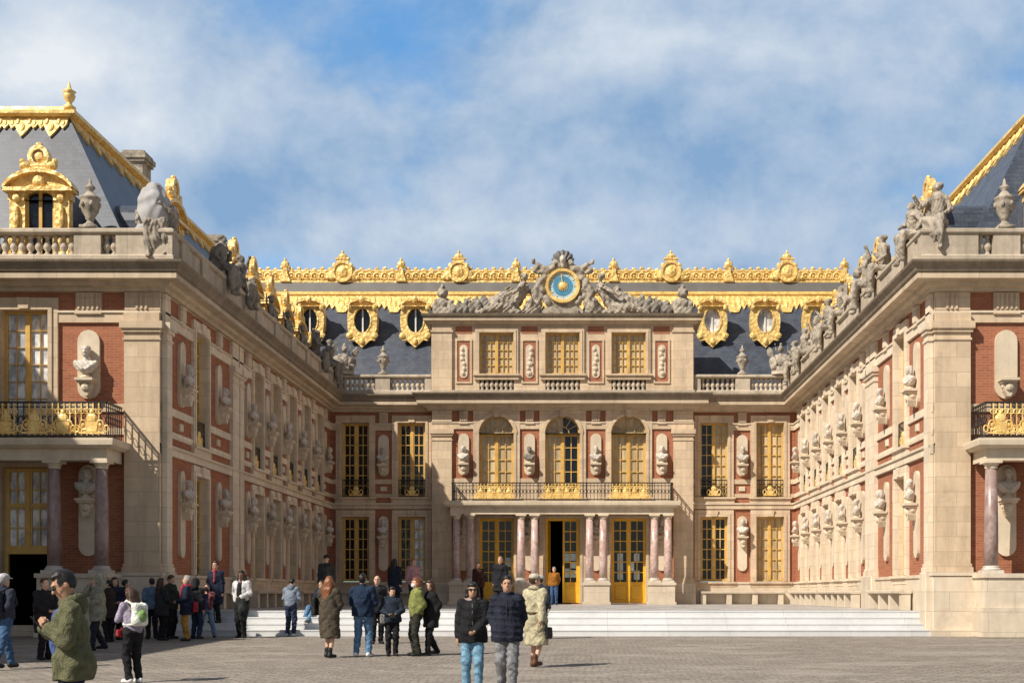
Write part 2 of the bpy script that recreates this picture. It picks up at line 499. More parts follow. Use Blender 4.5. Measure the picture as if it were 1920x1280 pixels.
SK = {'light': skinmat((.58,.35,.25)), 'tan': skinmat((.45,.255,.165)), 'dark': skinmat((.20,.11,.07))}
def hairmat(name, c):
    n = N(name); p = n.pos(); f = n.noise(n.scale(p,(18,18,5)), 3, 3)
    n.bump(f, .5, .01)
    return n.out(n.mix(f, mulc(c,.6), mulc(c,1.5)), .45, 0, .4)
HR = {'black': hairmat('black_hair',(.012,.010,.009)), 'brown': hairmat('brown_hair',(.045,.022,.012)), 'ginger': hairmat('ginger_hair',(.17,.06,.02)),
      'grey': hairmat('grey_hair',(.33,.31,.29)), 'blonde': hairmat('blonde_hair',(.36,.24,.12)), 'red': hairmat('red_hair',(.26,.05,.035))}
# ---------------------------------------------------------------- the setting's measures (metres, terrace = 0)
XW = 10.9; YF = 35.6; YB = 59.1; YC = 58.6; CAMZ = .5; CAMX = 1.09
GZ = -.69
def ground_z(y): return -1.1 + .01161*min(y, YF)

# ground: one sheet
mb = MB()
mb.add([(-400,-60,ground_z(-60)),(400,-60,ground_z(-60)),(400,YF,GZ),(-400,YF,GZ),(400,900,GZ),(-400,900,GZ)], [(0,1,2,3),(3,2,4,5)])
tag(mb.build('courtyard_ground', M['setts']), kind='structure')
mb = MB(); mb.box(-XW-.3, XW+.3, 36.86, YB+.4, GZ-.2, 0)
tag(mb.build('marble_terrace', M['terrace']), kind='structure')
mb = MB()
for i in range(4):
    z1 = GZ + .1725*(i+1)
    y0 = 35.28 + .40*i
    mb.box(-XW-.27+.002*i, XW+.27-.002*i, y0-.014, y0+.1, z1-.035, z1+.003)
    mb.box(-XW-.28+.002*i, XW+.28-.002*i, y0, 36.90 if i == 3 else 36.88-.002*i, GZ-.1 if i == 0 else z1-.18, z1 + (.004 if i == 3 else 0))
tag(mb.build('terrace_steps', M['step']), kind='structure')

# ---------------------------------------------------------------- windows
_wcache = {}
def arc_pts(w, zs, n=12, r=None):
    # half circle from right to left around (0, zs)
    r = r or w/2
    return [(r*math.cos(math.pi*i/n), zs + r*math.sin(math.pi*i/n)) for i in range(n+1)]
def window_mesh(w, h, rows, cols, arch=False, panel=0.0, fw=.075, mw=.034, transom=None):
    key = (w, h, rows, cols, arch, panel, mw, transom)
    if key in _wcache: return _wcache[key]
    f = MB(); zt = h - (w/2 if arch else 0)
    fine = mw < .033
    if fine: fw = .05
    hw = w/2
    f.box(-hw, -hw+fw, -.03, .05, 0, zt); f.box(hw-fw, hw, -.03, .05, 0, zt)
    f.box(-hw+fw, hw-fw, -.03, .05, 0, fw)
    if not arch: f.box(-hw+fw, hw-fw, -.03, .05, h-fw, h)
    else:
        f.box(-hw+fw, hw-fw, -.032, .05, zt-.06, zt+.06)
        f.ring([(0+x,z) for x,z in arc_pts(w, zt+.06, 14, hw)] , [(x,z) for x,z in arc_pts(w, zt+.06, 14, hw-fw)], -.03, .05)
        for k in range(1, 6):
            a = math.pi*k/6
            f.box(-mw*.4, mw*.4, -.01, .04, .28, hw-fw+.01, M=Matrix.Translation((0,0,zt+.06)) @ Matrix.Rotation(math.pi/2-a,4,'Y'))
        f.ring(arc_pts(w, zt+.06, 14, .31), arc_pts(w, zt+.06, 14, .27), -.012, .04)
    cm = .055 if fine else .06
    f.box(-cm, cm, -.05, .04, fw, zt-(fw if not arch else .06))
    z0 = fw
    if panel > 0:
        z0 = panel
        for s in (-1, 1):
            a, b = sorted((s*.06, s*(hw-fw)))
            f.box(a, b, -.01, .04, fw, panel)
            f.bbox(a+.08, b-.08, -.035, -.012, fw+.1, panel-.12, .02)
    zt2 = zt - (.06 if arch else fw)
    if transom: f.box(-hw+fw, hw-fw, -.034, .045, transom-.06, transom+.06)
    for s in (-1, 1):
        a, b = sorted((s*cm, s*(hw-fw)))
        st = .03 if fine else .045
        f.box(a, a+st, -.022, .035, z0, zt2); f.box(b-st, b, -.022, .035, z0, zt2)
        for i in range(rows+1):
            z = z0 + (zt2-z0)*i/rows
            t = mw*.5 if 0 < i < rows else mw*.9
            f.box(a+st, b-st, -.015, .03, max(z0, z-t), min(zt2, z+t))
        for i in range(1, cols):
            x = a+st + (b-a-2*st)*i/cols
            f.box(x-mw*.5, x+mw*.5, -.019, .034, z0, zt2)
    fm = f.mesh('window', M['ochre'])
    panes = []
    for s in (-1, 1):
        a, b = sorted((0, s*(hw-.03)))
        p = MB()
        if arch:
            pts = [(a, z0), (b, z0)] + ([(x, z) for x, z in arc_pts(w, zt+.06, 14, hw-.03) if x >= -1e-6] if s > 0 else [])
            if s < 0:
                pts = [(a, z0), (b, z0)] + [(x, z) for x, z in arc_pts(w, zt+.06, 14, hw-.03) if x <= 1e-6]
            p.prism(pts, .042, .056)
        else: p.box(a+.001, b-.001, .042, .056, z0, zt2+.02)
        panes.append(p.mesh('pane', M['glass']))
    _wcache[key] = (fm, panes)
    return _wcache[key]
_pane_var = {}
def pane_with(me, mat):
    if mat == 'glass': return me
    k = (me.name, mat)
    if k not in _pane_var:
        c = me.copy(); c.materials[0] = M[mat]; _pane_var[k] = c
    return _pane_var[k]
def put_window(parent, W, w, h, rows, cols, panes=('glass','glass'), mat=None, name='window', **kw):
    fm, pm = window_mesh(w, h, rows, cols, **kw)
    if mat:
        k = (fm.name, 'f', mat)
        if k not in _pane_var:
            c = fm.copy(); c.materials[0] = M[mat]; _pane_var[k] = c
        fm = _pane_var[k]
    o = link(name, fm, W, parent)
    for k in (0, 1):
        if panes[k]: link('pane', pane_with(pm[k], panes[k]), W, o)
    return o

# ---------------------------------------------------------------- facade pieces, in wall space: x along, y into the wall, z up
def wall_mesh(mb, T, u0, u1, z0, z1, ops, depth=.36, thick=None):
    us = sorted({u0, u1, *[o[0] for o in ops], *[o[1] for o in ops]}); zs = sorted({z0, z1, *[o[2] for o in ops], *[o[3] for o in ops]})
    us = [u for u in us if u0 <= u <= u1]; zs = [z for z in zs if z0 <= z <= z1]
    vs = []; fs = []
    for i in range(len(us)-1):
        for j in range(len(zs)-1):
            um, zm = (us[i]+us[i+1])/2, (zs[j]+zs[j+1])/2
            if any(o[0] < um < o[1] and o[2] < zm < o[3] for o in ops): continue
            n = len(vs)
            vs += [(us[i],0,zs[j]),(us[i+1],0,zs[j]),(us[i+1],0,zs[j+1]),(us[i],0,zs[j+1])]
            fs.append((n,n+1,n+2,n+3))
    for a, b, c, d in [o[:4] for o in ops]:
        n = len(vs)
        vs += [(a,0,c),(b,0,c),(b,0,d),(a,0,d),(a,depth,c),(b,depth,c),(b,depth,d),(a,depth,d)]
        fs += [(n,n+4,n+5,n+1),(n+1,n+5,n+6,n+2),(n+2,n+6,n+7,n+3),(n+3,n+7,n+4,n)]
    mb.add(vs, fs, T)
_scache = {}
def surround_mesh(w, h, sw, arch=False, key=True, sill=True, head=.34):
    k = (w, h, sw, arch, key, sill, head)
    if k in _scache: return _scache[k]
    m = MB(); hw = w/2 - .015; o = w/2 + sw
    zb = -.26 if sill else 0
    zt = h - (hw if arch else 0)
    m.box(-o, -hw, -.09, .34, 0 if sill else 0, zt); m.box(hw, o, -.09, .34, 0, zt)
    # raised moulding round the opening
    for s in (-1, 1):
        a, b = sorted((s*(hw+.02), s*(hw+.13)))
        m.box(a, b, -.125, -.09, .02, zt)
    if sill:
        m.box(-o-.03, o+.03, -.118, .34, -.26, -.08); m.box(-o-.08, o+.08, -.2, .34, -.08, 0)
    if not arch:
        m.box(-o, o, -.088, .34, h-.015, h+head)
        m.box(-hw-.13, hw+.13, -.123, -.088, h-.013, h+.11)
        if key: m.prism([(-.13,h+.005),(.13,h+.005),(.19,h+head-.01),(-.19,h+head-.01)], -.17, -.08)
    else:
        arcin = [(x, z) for x, z in arc_pts(0, zt, 16, hw)]
        arcout = []
        for x, z in arcin:
            dx, dz = x, z-zt
            # project onto the rectangle o x (h+head)
            t = min(o/max(abs(dx),1e-6), (h+head-zt)/max(dz,1e-6))
            arcout.append((dx*t, zt+dz*t))
        m.ring(arcout[:], arcin[:], -.089, .34)
        m.ring(arc_pts(0, zt, 16, hw+.16), arc_pts(0, zt, 16, hw+.03), -.13, -.085)
        if key: m.prism([(-.1,h-.05),(.1,h-.05),(.17,h+head-.02),(-.17,h+head-.02)], -.2, -.08)
    me = m.mesh('window_surround', M['stone'])
    _scache[k] = me
    return me
def pilaster(parent, T, u, w, z0, z1, proud=.15, name='pilaster', mat='stone'):
    m = MB(T); h = w/2
    m.box(u-h-.06, u+h+.06, -proud-.06, .05, z0, z0+.14); m.box(u-h-.03, u+h+.03, -proud-.03, .05, z0+.14, z0+.24)
    m.box(u-h, u+h, -proud, .05, z0+.24, z1-.52)
    m.box(u-h-.03, u+h+.03, -proud-.03, .05, z1-.52, z1-.46)
    m.box(u-h, u+h, -proud, .05, z1-.46, z1-.30)
    m.box(u-h-.05, u+h+.05, -proud-.06, .05, z1-.30, z1-.20)
    m.box(u-h-.10, u+h+.10, -proud-.11, .05, z1-.20, z1)
    return m.build(name, M[mat], parent)
def segments(u0, u1, blocks):
    out = []; a = u0
    for s, e in sorted(blocks):
        if s > a + .02: out.append((a, min(s, u1)))
        a = max(a, e)
    if a < u1 - .02: out.append((a, u1))
    return out
# niche slab with rounded ends and the console a bust stands on
def capsule(w, z0, z1, n=8):
    r = w/2
    return [(r*math.cos(a), z0+r+r*math.sin(a)) for a in [math.pi+math.pi*i/n for i in range(n+1)]] + [(r*math.cos(a), z1-r+r*math.sin(a)) for a in [math.pi*i/n for i in range(n+1)]]
_ccache = {}
def niche(parent, T, u, z0, z1, zc, w=.56, console=True):
    m = MB(T @ Matrix.Translation((u,0,0)))
    m.prism(capsule(w, z0, z1), -.085, .02)
    m.build('niche_slab', M['pale'], parent)
    if console:
        c = MB(T @ Matrix.Translation((u,0,zc)))
        c.box(-.25, .25, -.46, -.086, -.07, 0); c.box(-.21, .21, -.41, -.086, -.13, -.07)
        c.prism([(-.17,-.13),(-.13,-.34),(-.05,-.5),(.05,-.5),(.13,-.34),(.17,-.13)][::1], -.33, -.086)
        c.ball((0,-.31,-.25), (.13,.1,.13)); c.ball((0,-.22,-.42), (.075,.1,.09))
        c.ball((-.13,-.2,-.2), (.06,.1,.09)); c.ball((.13,-.2,-.2), (.06,.1,.09))
        c.build('console', M['pale'], parent)

BUSTS = []      # (world matrix, description) filled in by the facades
def sun_toned_surround(me):  # surround in the stone with sun brightness painted in
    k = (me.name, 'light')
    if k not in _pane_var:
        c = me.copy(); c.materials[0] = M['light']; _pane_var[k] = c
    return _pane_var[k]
def guard(b, T, u, w):
    # low iron guard with a gilded ornament before an upper window
    m = MB(T); x0, x1 = u-w/2+.03, u+w/2-.03
    m.box(x0,x1,.02,.05,5.78,5.83); m.box(x0,x1,.025,.045,5.06,5.09); m.box(x0,x1,.025,.045,5.62,5.64)
    n_ = 10
    for i in range(n_+1):
        x = x0+(x1-x0)*i/n_; m.box(x-.009,x+.009,.028,.044,5.02,5.8)
        if i < n_: m.tube([(x+(x1-x0)/n_/2+.045*math.cos(t),.035,5.3+.12*math.sin(t)) for t in [2*math.pi*j/8 for j in range(8)]],.011,4,True)
    r = m.build('window_guard', M['iron'], b)
    g = MB(T @ Matrix.Translation((u,.01,5.08))); g.prism([(-.12,.0),(.12,.0),(.16,.24),(-.16,.24)],-.02,.02); g.ball((0,0,.33),(.13,.04,.12)); g.box(-.3,.3,-.015,.015,.0,.05)
    for s in (-1,1): g.tube([(s*(.25+.08*math.cos(t)),0,.17+.11*math.sin(t)) for t in [2*math.pi*j/9 for j in range(9)]],.022,5,True)
    g.build('gilded_ornament', M['goldsmooth'], r)
def facade(b, T, u0, u1, bays, piers, descr, light=False, guards=False):
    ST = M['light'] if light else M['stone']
    """bays: list of dict(u,w,up=(z0,z1,rows,cols,arch,panes)|None, lo=...), piers: list of dict(u, w, up, lo)"""
    ops = []
    for k in bays:
        for f in ('up', 'lo'):
            q = k.get(f)
            if q: ops.append((k['u']-k['w']/2, k['u']+k['w']/2, q[0], q[1]))
    m = MB(); wall_mesh(m, T, u0, u1, GZ-.05, 9.3, ops)
    m.build('wall', M['brick'], b)
    sw = .27
    for k in bays:
        for f in ('lo', 'up'):
            q = k.get(f)
            if not q: continue
            W = T @ Matrix.Translation((k['u'], 0, q[0]))
            h = q[1]-q[0]
            sm = surround_mesh(k['w'], h, k.get('sw', sw), q[4], True, f == 'up' or not k.get('door'), .33 if f == 'up' else .30)
            link('window_surround', sun_toned_surround(sm) if light else sm, W, b)
            if guards and f == 'up': guard(b, T, k['u'], k['w'])
            if k.get('custom') != f:
                kw = dict(arch=q[4], mw=k.get('mw', .03 if 'curtain' in q[5] else .04))
                if f == 'lo' and k.get('door'): kw['panel'] = k['door']
                put_window(b, W @ Matrix.Translation((0,.2,.02)), k['w']-.03, h-.04, q[2], q[3], q[5], mat='yellow' if (f == 'lo' and k.get('door')) else None, name='door' if (f == 'lo' and k.get('door')) else 'window', **kw)
    # stone bands between the surrounds
    sw = bays[0].get('sw', sw)
    blk_up = [(k['u']-k['w']/2-sw, k['u']+k['w']/2+sw) for k in bays if k.get('up')]
    blk_lo = [(k['u']-k['w']/2-sw, k['u']+k['w']/2+sw) for k in bays if k.get('lo')]
    def band(name, z0, z1, proud, blocks, mat):
        for a, c in segments(u0, u1, blocks):
            if c-a > .05:
                m = MB(T); m.box(a, c, -proud, .03, z0, z1); m.build(name, mat, b)
    band('string_course', 4.45, 4.66, .10, [], ST)
    m = MB(T)
    for a, c in segments(u0, u1, []): m.box(a, c, -.15, .03, 4.66, 4.73)
    m.build('string_moulding', M['pale'], b)
    band('stone_band', 5.62, 5.84, .06, blk_up, ST)
    if descr != 'center': band('stone_band', 4.98, 5.16, .055, blk_up, ST)
    band('architrave', 8.13, 8.40, .07, blk_up, ST)
    band('architrave_fillet', 8.40, 8.46, .11, blk_up, M['pale'])
    band('wall_base', GZ-.04, .95, .10, [(k['u']-k['w']/2-.02, k['u']+k['w']/2+.02) for k in bays if k.get('door')], M['plinth'])
    band('wall_base_moulding', .95, 1.04, .14, blk_lo if False else [(k['u']-k['w']/2-sw, k['u']+k['w']/2+sw) for k in bays], M['plinth'])
    m = MB(T); m.box(u0, u1, -.05, .03, 8.98, 9.28); m.build('frieze_band', ST, b)
    # frieze blocks over each pier
    for p in piers:
        u = p['u']
        if p.get('frieze', True):
            m = MB(T @ Matrix.Translation((u,0,0)))
            w = p.get('fw', .2)
            m.box(-w, w, -.10, .02, 8.47, 8.97)
            n = 5 if w > .25 else 4
            for i in range(n):
                x = -w + .03 + (2*w-.06)*(i+.5)/n
                m.box(x-.028, x+.028, -.14, -.10, 8.5, 8.94)
            m.box(-w-.02, w+.02, -.13, .02, 8.36, 8.405) 
            m.build('frieze_bracket', ST, b)
        pw = p.get('w', .7)
        if p.get('tablet', True) and not p.get('wide'):
            m = MB(T @ Matrix.Translation((u,0,0)))
            m.bbox(-.15, .15, -.06, .02, 5.28, 5.5, .02); m.build('tablet', M['pale'], b)
        if p.get('up') is not None:
            niche(b, T, u, 5.98, 7.92, 6.52, .50 if not p.get('wide') else .62, True)
            if p['up']: BUSTS.append((T @ Matrix.Translation((u,-.27,6.52)), 'upper floor', p['up']))
        if p.get('lo') is not None:
            niche(b, T, u, 1.55, 4.12, 3.16, .44 if not p.get('wide') else .56, True)
            if p['lo']: BUSTS.append((T @ Matrix.Translation((u,-.27,3.16)), 'ground floor', p['lo']))

CORN_LOW = [(-.05,8.99),(.16,8.99),(.18,9.08),(.30,9.12),(.34,9.22),(.62,9.25),(.62,9.37),(.60,9.40),(-.05,9.40)]
CORN_CAP = [(-.04,9.40),(.60,9.404),(.66,9.45),(.70,9.56),(.80,9.66),(.82,9.72),(-.04,9.72)]
PARA_BASE = [(-.1,9.724),(.50,9.724),(.50,9.90),(.44,9.95),(-.1,9.95)]
RAIL = [(.02,10.52),(.46,10.52),(.50,10.56),(.50,10.64),(.44,10.68),(.02,10.68)]
SOLID = [(.06,9.95),(.40,9.95),(.40,10.52),(.06,10.52)]
balu_mesh = MB().lathe([(.085,0),(.085,.06),(.05,.09),(.05,.12),(.105,.2),(.11,.26),(.075,.36),(.045,.45),(.06,.49),(.085,.52),(.085,.572)], n=10).mesh('baluster', M['balus'], True)
def balusters(par, T, u0, u1, z=9.95, y=-.24, pitch=.225, sc=1.0):
    n = max(1, int(round((u1-u0)/pitch)))
    for i in range(n):
        u = u0 + (u1-u0)*(i+.5)/n
        link('baluster', balu_mesh, T @ Matrix.Translation((u,y,z)) @ Matrix.Scale(sc,4), par)
def railpart(b, path, prof_rail, seg, piers_box, T, runs, name='balustrade'):
    m = MB(); m.sweep(path, PARA_BASE, seg); m.sweep(path, prof_rail, seg)
    for u0, u1 in piers_box:
        m.box(u0, u1, -.44, -.0, 9.95, 10.525, M=T)
    o = m.build(name, M['balus'], b)
    for u0, u1 in runs: balusters(o, T, u0, u1)
    return o
def ell_pts(a, b, cz, n=20): return [(a*math.cos(2*math.pi*i/n), cz+b*math.sin(2*math.pi*i/n)) for i in range(n)]
# ================================================================ the central palace building
T_B = Matrix.Translation((0,YB,0)); T_C = Matrix.Translation((0,YC,0))
main = empty('palace_building', (0,YC,0), 0, 'central palace building of brick and cream stone under a gilded slate roof', 'palace')
G='glass'; CU='curtain'; BL='sky_blind'
def bay(u, w, up=None, lo=None, **k): return dict(u=u, w=w, up=up, lo=lo, **k)
def UP(p, rows=7): return (5.0, 8.5, rows, 2, False, p)
def LO(p, rows=6): return (1.05, 4.1, rows, 2, False, p)
for s, bays, tag_ in ((-1, [bay(-9.71,1.3,UP((G,G)),LO((G,G))), bay(-7.08,1.3,UP((G,G)),LO((G,BL)))], 'left'),
                      (1, [bay(7.08,1.3,UP((G,CU)),LO((G,G))), bay(9.71,1.3,UP((CU,CU)),LO((CU,CU)))], 'right')):
    u0, u1 = (-XW, -6.1) if s < 0 else (6.1, XW)
    facade(main, T_B, u0, u1, bays, [dict(u=s*8.4, up='%s side wall of the central front'%tag_, lo='%s side wall of the central front'%tag_)], tag_, guards=True)
cb = [bay(-3.07,1.62,(4.95,8.72,5,2,True,(CU,CU)),(0.03,4.0,6,2,False,(G,G)),door=.95,sw=.27,mw=.04),
      bay(0,1.62,(4.95,8.72,5,2,True,(CU,G)),(0.03,4.0,6,2,False,(None,G)),door=.95,custom='lo',mw=.04),
      bay(3.07,1.62,(4.95,8.72,5,2,True,(CU,CU)),(0.03,4.0,6,2,False,(G,G)),door=.95,mw=.04)]
facade(main, T_C, -6.1, 6.1, cb, [dict(u=u, up='central front', lo='porch', tablet=False) for u in (-4.6,-1.54,1.54,4.6)], 'center')
for u in (-4.6,-1.54,1.54,4.6):
    m = MB(T_C); m.bbox(u-.42, u+.42, -.058, .02, 4.74, 5.61, .02); m.build('pier_panel', M['stone'], main)
m = MB()
for s in (-1, 1):                        # returns of the projecting centre
    a, c = sorted((s*6.1, s*6.09)); m.box(a, c, YC+.001, YB+.02, GZ, 13.2)
m.build('return_wall', M['stone'], main)
for s in (-1, 1): 
    o = pilaster(main, T_C, s*5.6, .92, 1.0, 8.1, .16)
    m = MB(T_C); m.bbox(s*5.6-.56, s*5.6+.56, -.26, .03, GZ, 1.0, .03); m.build('pedestal', M['plinth'], main)
    m = MB(T_C); m.box(s*5.6-.46, s*5.6+.46, -.13, .02, 8.47, 8.97); m.build('frieze_block', M['stone'], main)
# open middle door: right leaf shut, left leaf open on a dark hall
W = T_C @ Matrix.Translation((0,.2,.05))
d = MB()
fmesh, pm = window_mesh(1.59, 3.93, 6, 2, panel=.95)
d.box(-.79,-.715,-.03,.05,0,3.93); d.box(.715,.79,-.03,.05,0,3.93); d.box(-.715,.715,-.03,.05,3.83,3.93)
d.build('door_frame', M['yellow'], main, W)
leaf = MB(); leaf.box(.0,.09,-.045,.04,.02,3.82); leaf.box(.63,.714,-.03,.04,.02,3.82); leaf.box(.09,.63,-.02,.04,.02,.95); leaf.bbox(.15,.57,-.04,-.02,.12,.84,.02)
for i in range(7):
    z = .95+(3.82-.95)*i/6; leaf.box(.09,.63,-.018,.035,max(.95,z-.025),min(3.82,z+.025))
leaf.box(.34,.38,-.022,.036,.95,3.82)
lo_ = leaf.build('door', M['yellow'], main, W)
p = MB(); p.box(.09,.63,.042,.052,.95,3.80); p.build('pane', M['glass'], lo_, W)
lf2 = MB(); Mo = Matrix.Translation((-.71,.06,0)) @ Matrix.Rotation(R(82),4,'Z')
lf2.box(0,.08,-.03,.03,.02,3.82,M=Mo); lf2.box(.62,.70,-.03,.03,.02,3.82,M=Mo); lf2.box(.08,.62,-.02,.02,.02,.95,M=Mo)
for i in range(7):
    z = .95+(3.82-.95)*i/6; lf2.box(.08,.62,-.016,.016,max(.95,z-.025),min(3.82,z+.025),M=Mo)
lf2.build('door', M['yellow'], main, W)
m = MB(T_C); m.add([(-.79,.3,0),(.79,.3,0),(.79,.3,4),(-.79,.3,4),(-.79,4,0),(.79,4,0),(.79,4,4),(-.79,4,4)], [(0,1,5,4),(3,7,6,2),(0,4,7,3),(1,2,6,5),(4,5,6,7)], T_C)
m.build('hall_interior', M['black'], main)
# blue-white squares on the door panes
for u, z0 in ((-2.55,1.15),(-2.55,1.75),(.5,1.25),(.5,1.95),(.2,1.95),(2.68,1.55),(3.45,1.95),(2.68,1.15),(2.68,1.95),(3.2,1.55),(3.45,1.15),(-2.85,1.15),(.5,1.6),(.2,1.25)):
    m = MB(T_C); m.box(u-.13,u+.13,.236,.2405,z0,z0+.42); m.build('door_pane_square', M['paleblue'], main)
# cornice and balustrade along the whole back
path = [(-XW,YF),(-XW,YB),(-6.1,YB),(-6.1,YC),(6.1,YC),(6.1,YB),(XW,YB),(XW,YF)]
m = MB(); m.sweep(path, CORN_LOW, (1,6)); m.build('cornice', M['cornice'], main)
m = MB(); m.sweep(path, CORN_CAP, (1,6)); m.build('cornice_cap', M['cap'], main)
pl = [(-XW,YF),(-XW,YB),(-6.12,YB)]; pr = [(6.12,YB),(XW,YB),(XW,YF)]
railpart(main, pl, RAIL, (1,2), [(-10.42,-10.25),(-8.72,-8.04),(-6.42,-6.12)], T_B, [(-10.25,-8.72),(-8.04,-6.42)])
railpart(main, pr, RAIL, (0,1), [(6.12,6.42),(8.04,8.72),(10.25,10.42)], T_B, [(6.42,8.04),(8.72,10.25)])
# attic storey
ops = [(u-.8,u+.8,10.68,12.62) for u in (-3.07,0,3.07)] + [(u-.8,u+.8,9.95,10.55) for u in (-3.07,0,3.07)]
m = MB(); wall_mesh(m, T_C, -6.1, 6.1, 9.72, 13.1, ops, .3); m.build('attic_wall', M['stone'], main)
m = MB(); 
for s in (-1,1):
    a, c = sorted((s*6.1, s*5.9)); m.box(a, c, YC+.002, YC+2.6, 9.6, 13.1)
m.box(-5.9,5.9,YC+2.3,YC+2.6,9.6,13.1); m.build('attic_side_wall', M['stone'], main)
m = MB(T_C); m.box(-6.14,6.14,-.12,.02,9.725,9.93); m.build('attic_base', M['balus'], main)
for u in (-3.07,0,3.07):
    link('window_surround', surround_mesh(1.6, 1.94, .2, False, False, True, .2), T_C @ Matrix.Translation((u,0,10.68)), main)
    put_window(main, T_C @ Matrix.Translation((u,.18,10.7)), 1.57, 1.9, 5, 3, ('curtain','curtain'), mw=.026)
    m = MB(T_C); m.box(u-.8,u+.8,.2,.25,9.93,10.56); m.build('attic_recess', M['lead'], main)
    o = MB(T_C); o.box(u-.8,u+.8,-.06,.2,10.52,10.6); o = o.build('attic_balustrade', M['balus'], main)
    balusters(o, T_C, u-.78, u+.78, 9.93, .06, .235, 1.03)
for u in (-4.6,-1.54,1.54,4.6):
    m = MB(T_C @ Matrix.Translation((u,0,0)))
    m.ring([(-.38,10.25),(.38,10.25),(.38,12.3),(-.38,12.3)],[(-.3,10.33),(.3,10.33),(.3,12.22),(-.3,12.22)],-.055,.02); m.build('panel_frame', M['stone'], main)
    m = MB(T_C @ Matrix.Translation((u,0,0))); m.box(-.3,.3,-.012,.02,10.33,12.22); m.box(-.38,.38,-.012,.02,12.56,12.9); m.build('brick_panel', M['brick'], main)
    m = MB(T_C @ Matrix.Translation((u,0,0))); m.prism(capsule(.36,10.5,12.05),-.05,-.01)
    for i in range(6): m.ball((rnd.uniform(-.08,.08),-.06,10.72+.22*i),(rnd.uniform(.08,.14),.07,.12),8,5)
    m.build('carved_trophy_panel', M['pale'], main)
for s in (-1,1):
    m = MB(T_C); m.box(s*5.6-.46,s*5.6+.46,-.12,.02,9.93,12.6); m.box(s*5.6-.52,s*5.6+.52,-.17,.02,12.6,12.7); m.box(s*5.6-.46,s*5.6+.46,-.13,.02,12.7,12.98); m.build('pilaster', M['stone'], main)
ap = [(-6.1,YC+2.5),(-6.1,YC),(6.1,YC),(6.1,YC+2.5)]
m = MB(); m.sweep(ap, [(-.05,12.98),(.12,12.98),(.16,13.08),(.34,13.12),(.34,13.24),(-.05,13.24)]); m.build('attic_cornice', M['cornice'], main)
m = MB(); m.sweep(ap, [(-.05,13.244),(.34,13.244),(.42,13.32),(.46,13.42),(-.05,13.42)]); m.box(-6.0,6.0,YC+.04,YC+2.5,13.2,13.416); m.build('attic_cornice_cap', M['cap'], main)

# back roof: steep slate slope, lead strip, gilded mouldings and crest
Y0r, Y1r, Z0r, Z1r, XR = 60.5, 64.4, 9.8, 15.72, 14.55; XL = 15.9
m = MB()
m.add([(-XL-3.9,Y0r,Z0r),(XR+3.9,Y0r,Z0r),(XR,Y1r,Z1r),(-XL,Y1r,Z1r),(-XL-3.9,75,Z0r),(XR+3.9,75,Z0r),(-XL,71,Z1r),(XR,71,Z1r)],
      [(0,1,2,3),(1,5,7,2),(5,4,6,7),(4,0,3,6)])
m.build('roof', M['slate'], main)
m = MB(); m.add([(-XL,Y1r+.05,Z1r+.1),(XR,Y1r+.05,Z1r+.1),(XR,Y1r+.32,16.47),(-XL,Y1r+.32,16.47),(-XL,71,16.47),(XR,71,16.47)], [(0,1,2,3),(3,2,5,4)])
m.build('lead_flat', M['lead'], main)
m = MB(); m.box(-XL-1.0,XR+1.0,YB+.05,Y0r+.2,9.6,9.73); m.build('roof_gutter', M['lead'], main)
def fringe(mb, T, u0, u1, period, h, base=.22, th=.05):
    # lambrequin: scalloped strip, hanging from z=0 down, drawn in wall space
    n = max(1, int(round((u1-u0)/period))); p = (u1-u0)/n
    for i in range(n):
        a = u0+p*i
        pts = [(0,0),(0,-base*.8),(.12*p,-base*1.25),(.22*p,-base*.95),(.34*p,-base*1.5),(.5*p,-h),(.66*p,-base*1.5),(.78*p,-base*.95),(.88*p,-base*1.25),(p,-base*.8),(p,0)]
        pts = [(a+x,z) for x,z in pts]
        mb.prism(pts, -th, .0, M=T)
        mb.ball((a+.5*p,-th,-h*.55),(.09*p,.05,h*.2),8,5,M=T); mb.ball((a+.12*p,-th,-base*.7),(.07*p,.04,base*.3),6,4,M=T); mb.ball((a+.88*p,-th,-base*.7),(.07*p,.04,base*.3),6,4,M=T)
        mb.ball((a+.3*p,-th,-base*.55),(.08*p,.05,base*.35),6,4,M=T); mb.ball((a+.7*p,-th,-base*.55),(.08*p,.05,base*.35),6,4,M=T)
slope_b = math.atan2(Z1r-Z0r, Y1r-Y0r)
Tsl = Matrix.Translation((0,Y1r,Z1r)) @ Matrix.Rotation(-(math.pi/2-slope_b),4,'X')
m = MB(); fringe(m, Tsl, -XL, XR, 1.325, 1.3, .85, .08); m.build('gilded_fringe', M['gold'], main)
m = MB()
m.sweep([(-XL,71),(-XL,Y1r),(XR,Y1r),(XR,71)], [(-.1,Z1r-.06),(.12,Z1r-.06),(.2,Z1r),(.2,Z1r+.06),(.12,Z1r+.1),(.12,Z1r+.16),(-.1,Z1r+.18)])
m.build('gilded_moulding', M['goldsmooth'], main)
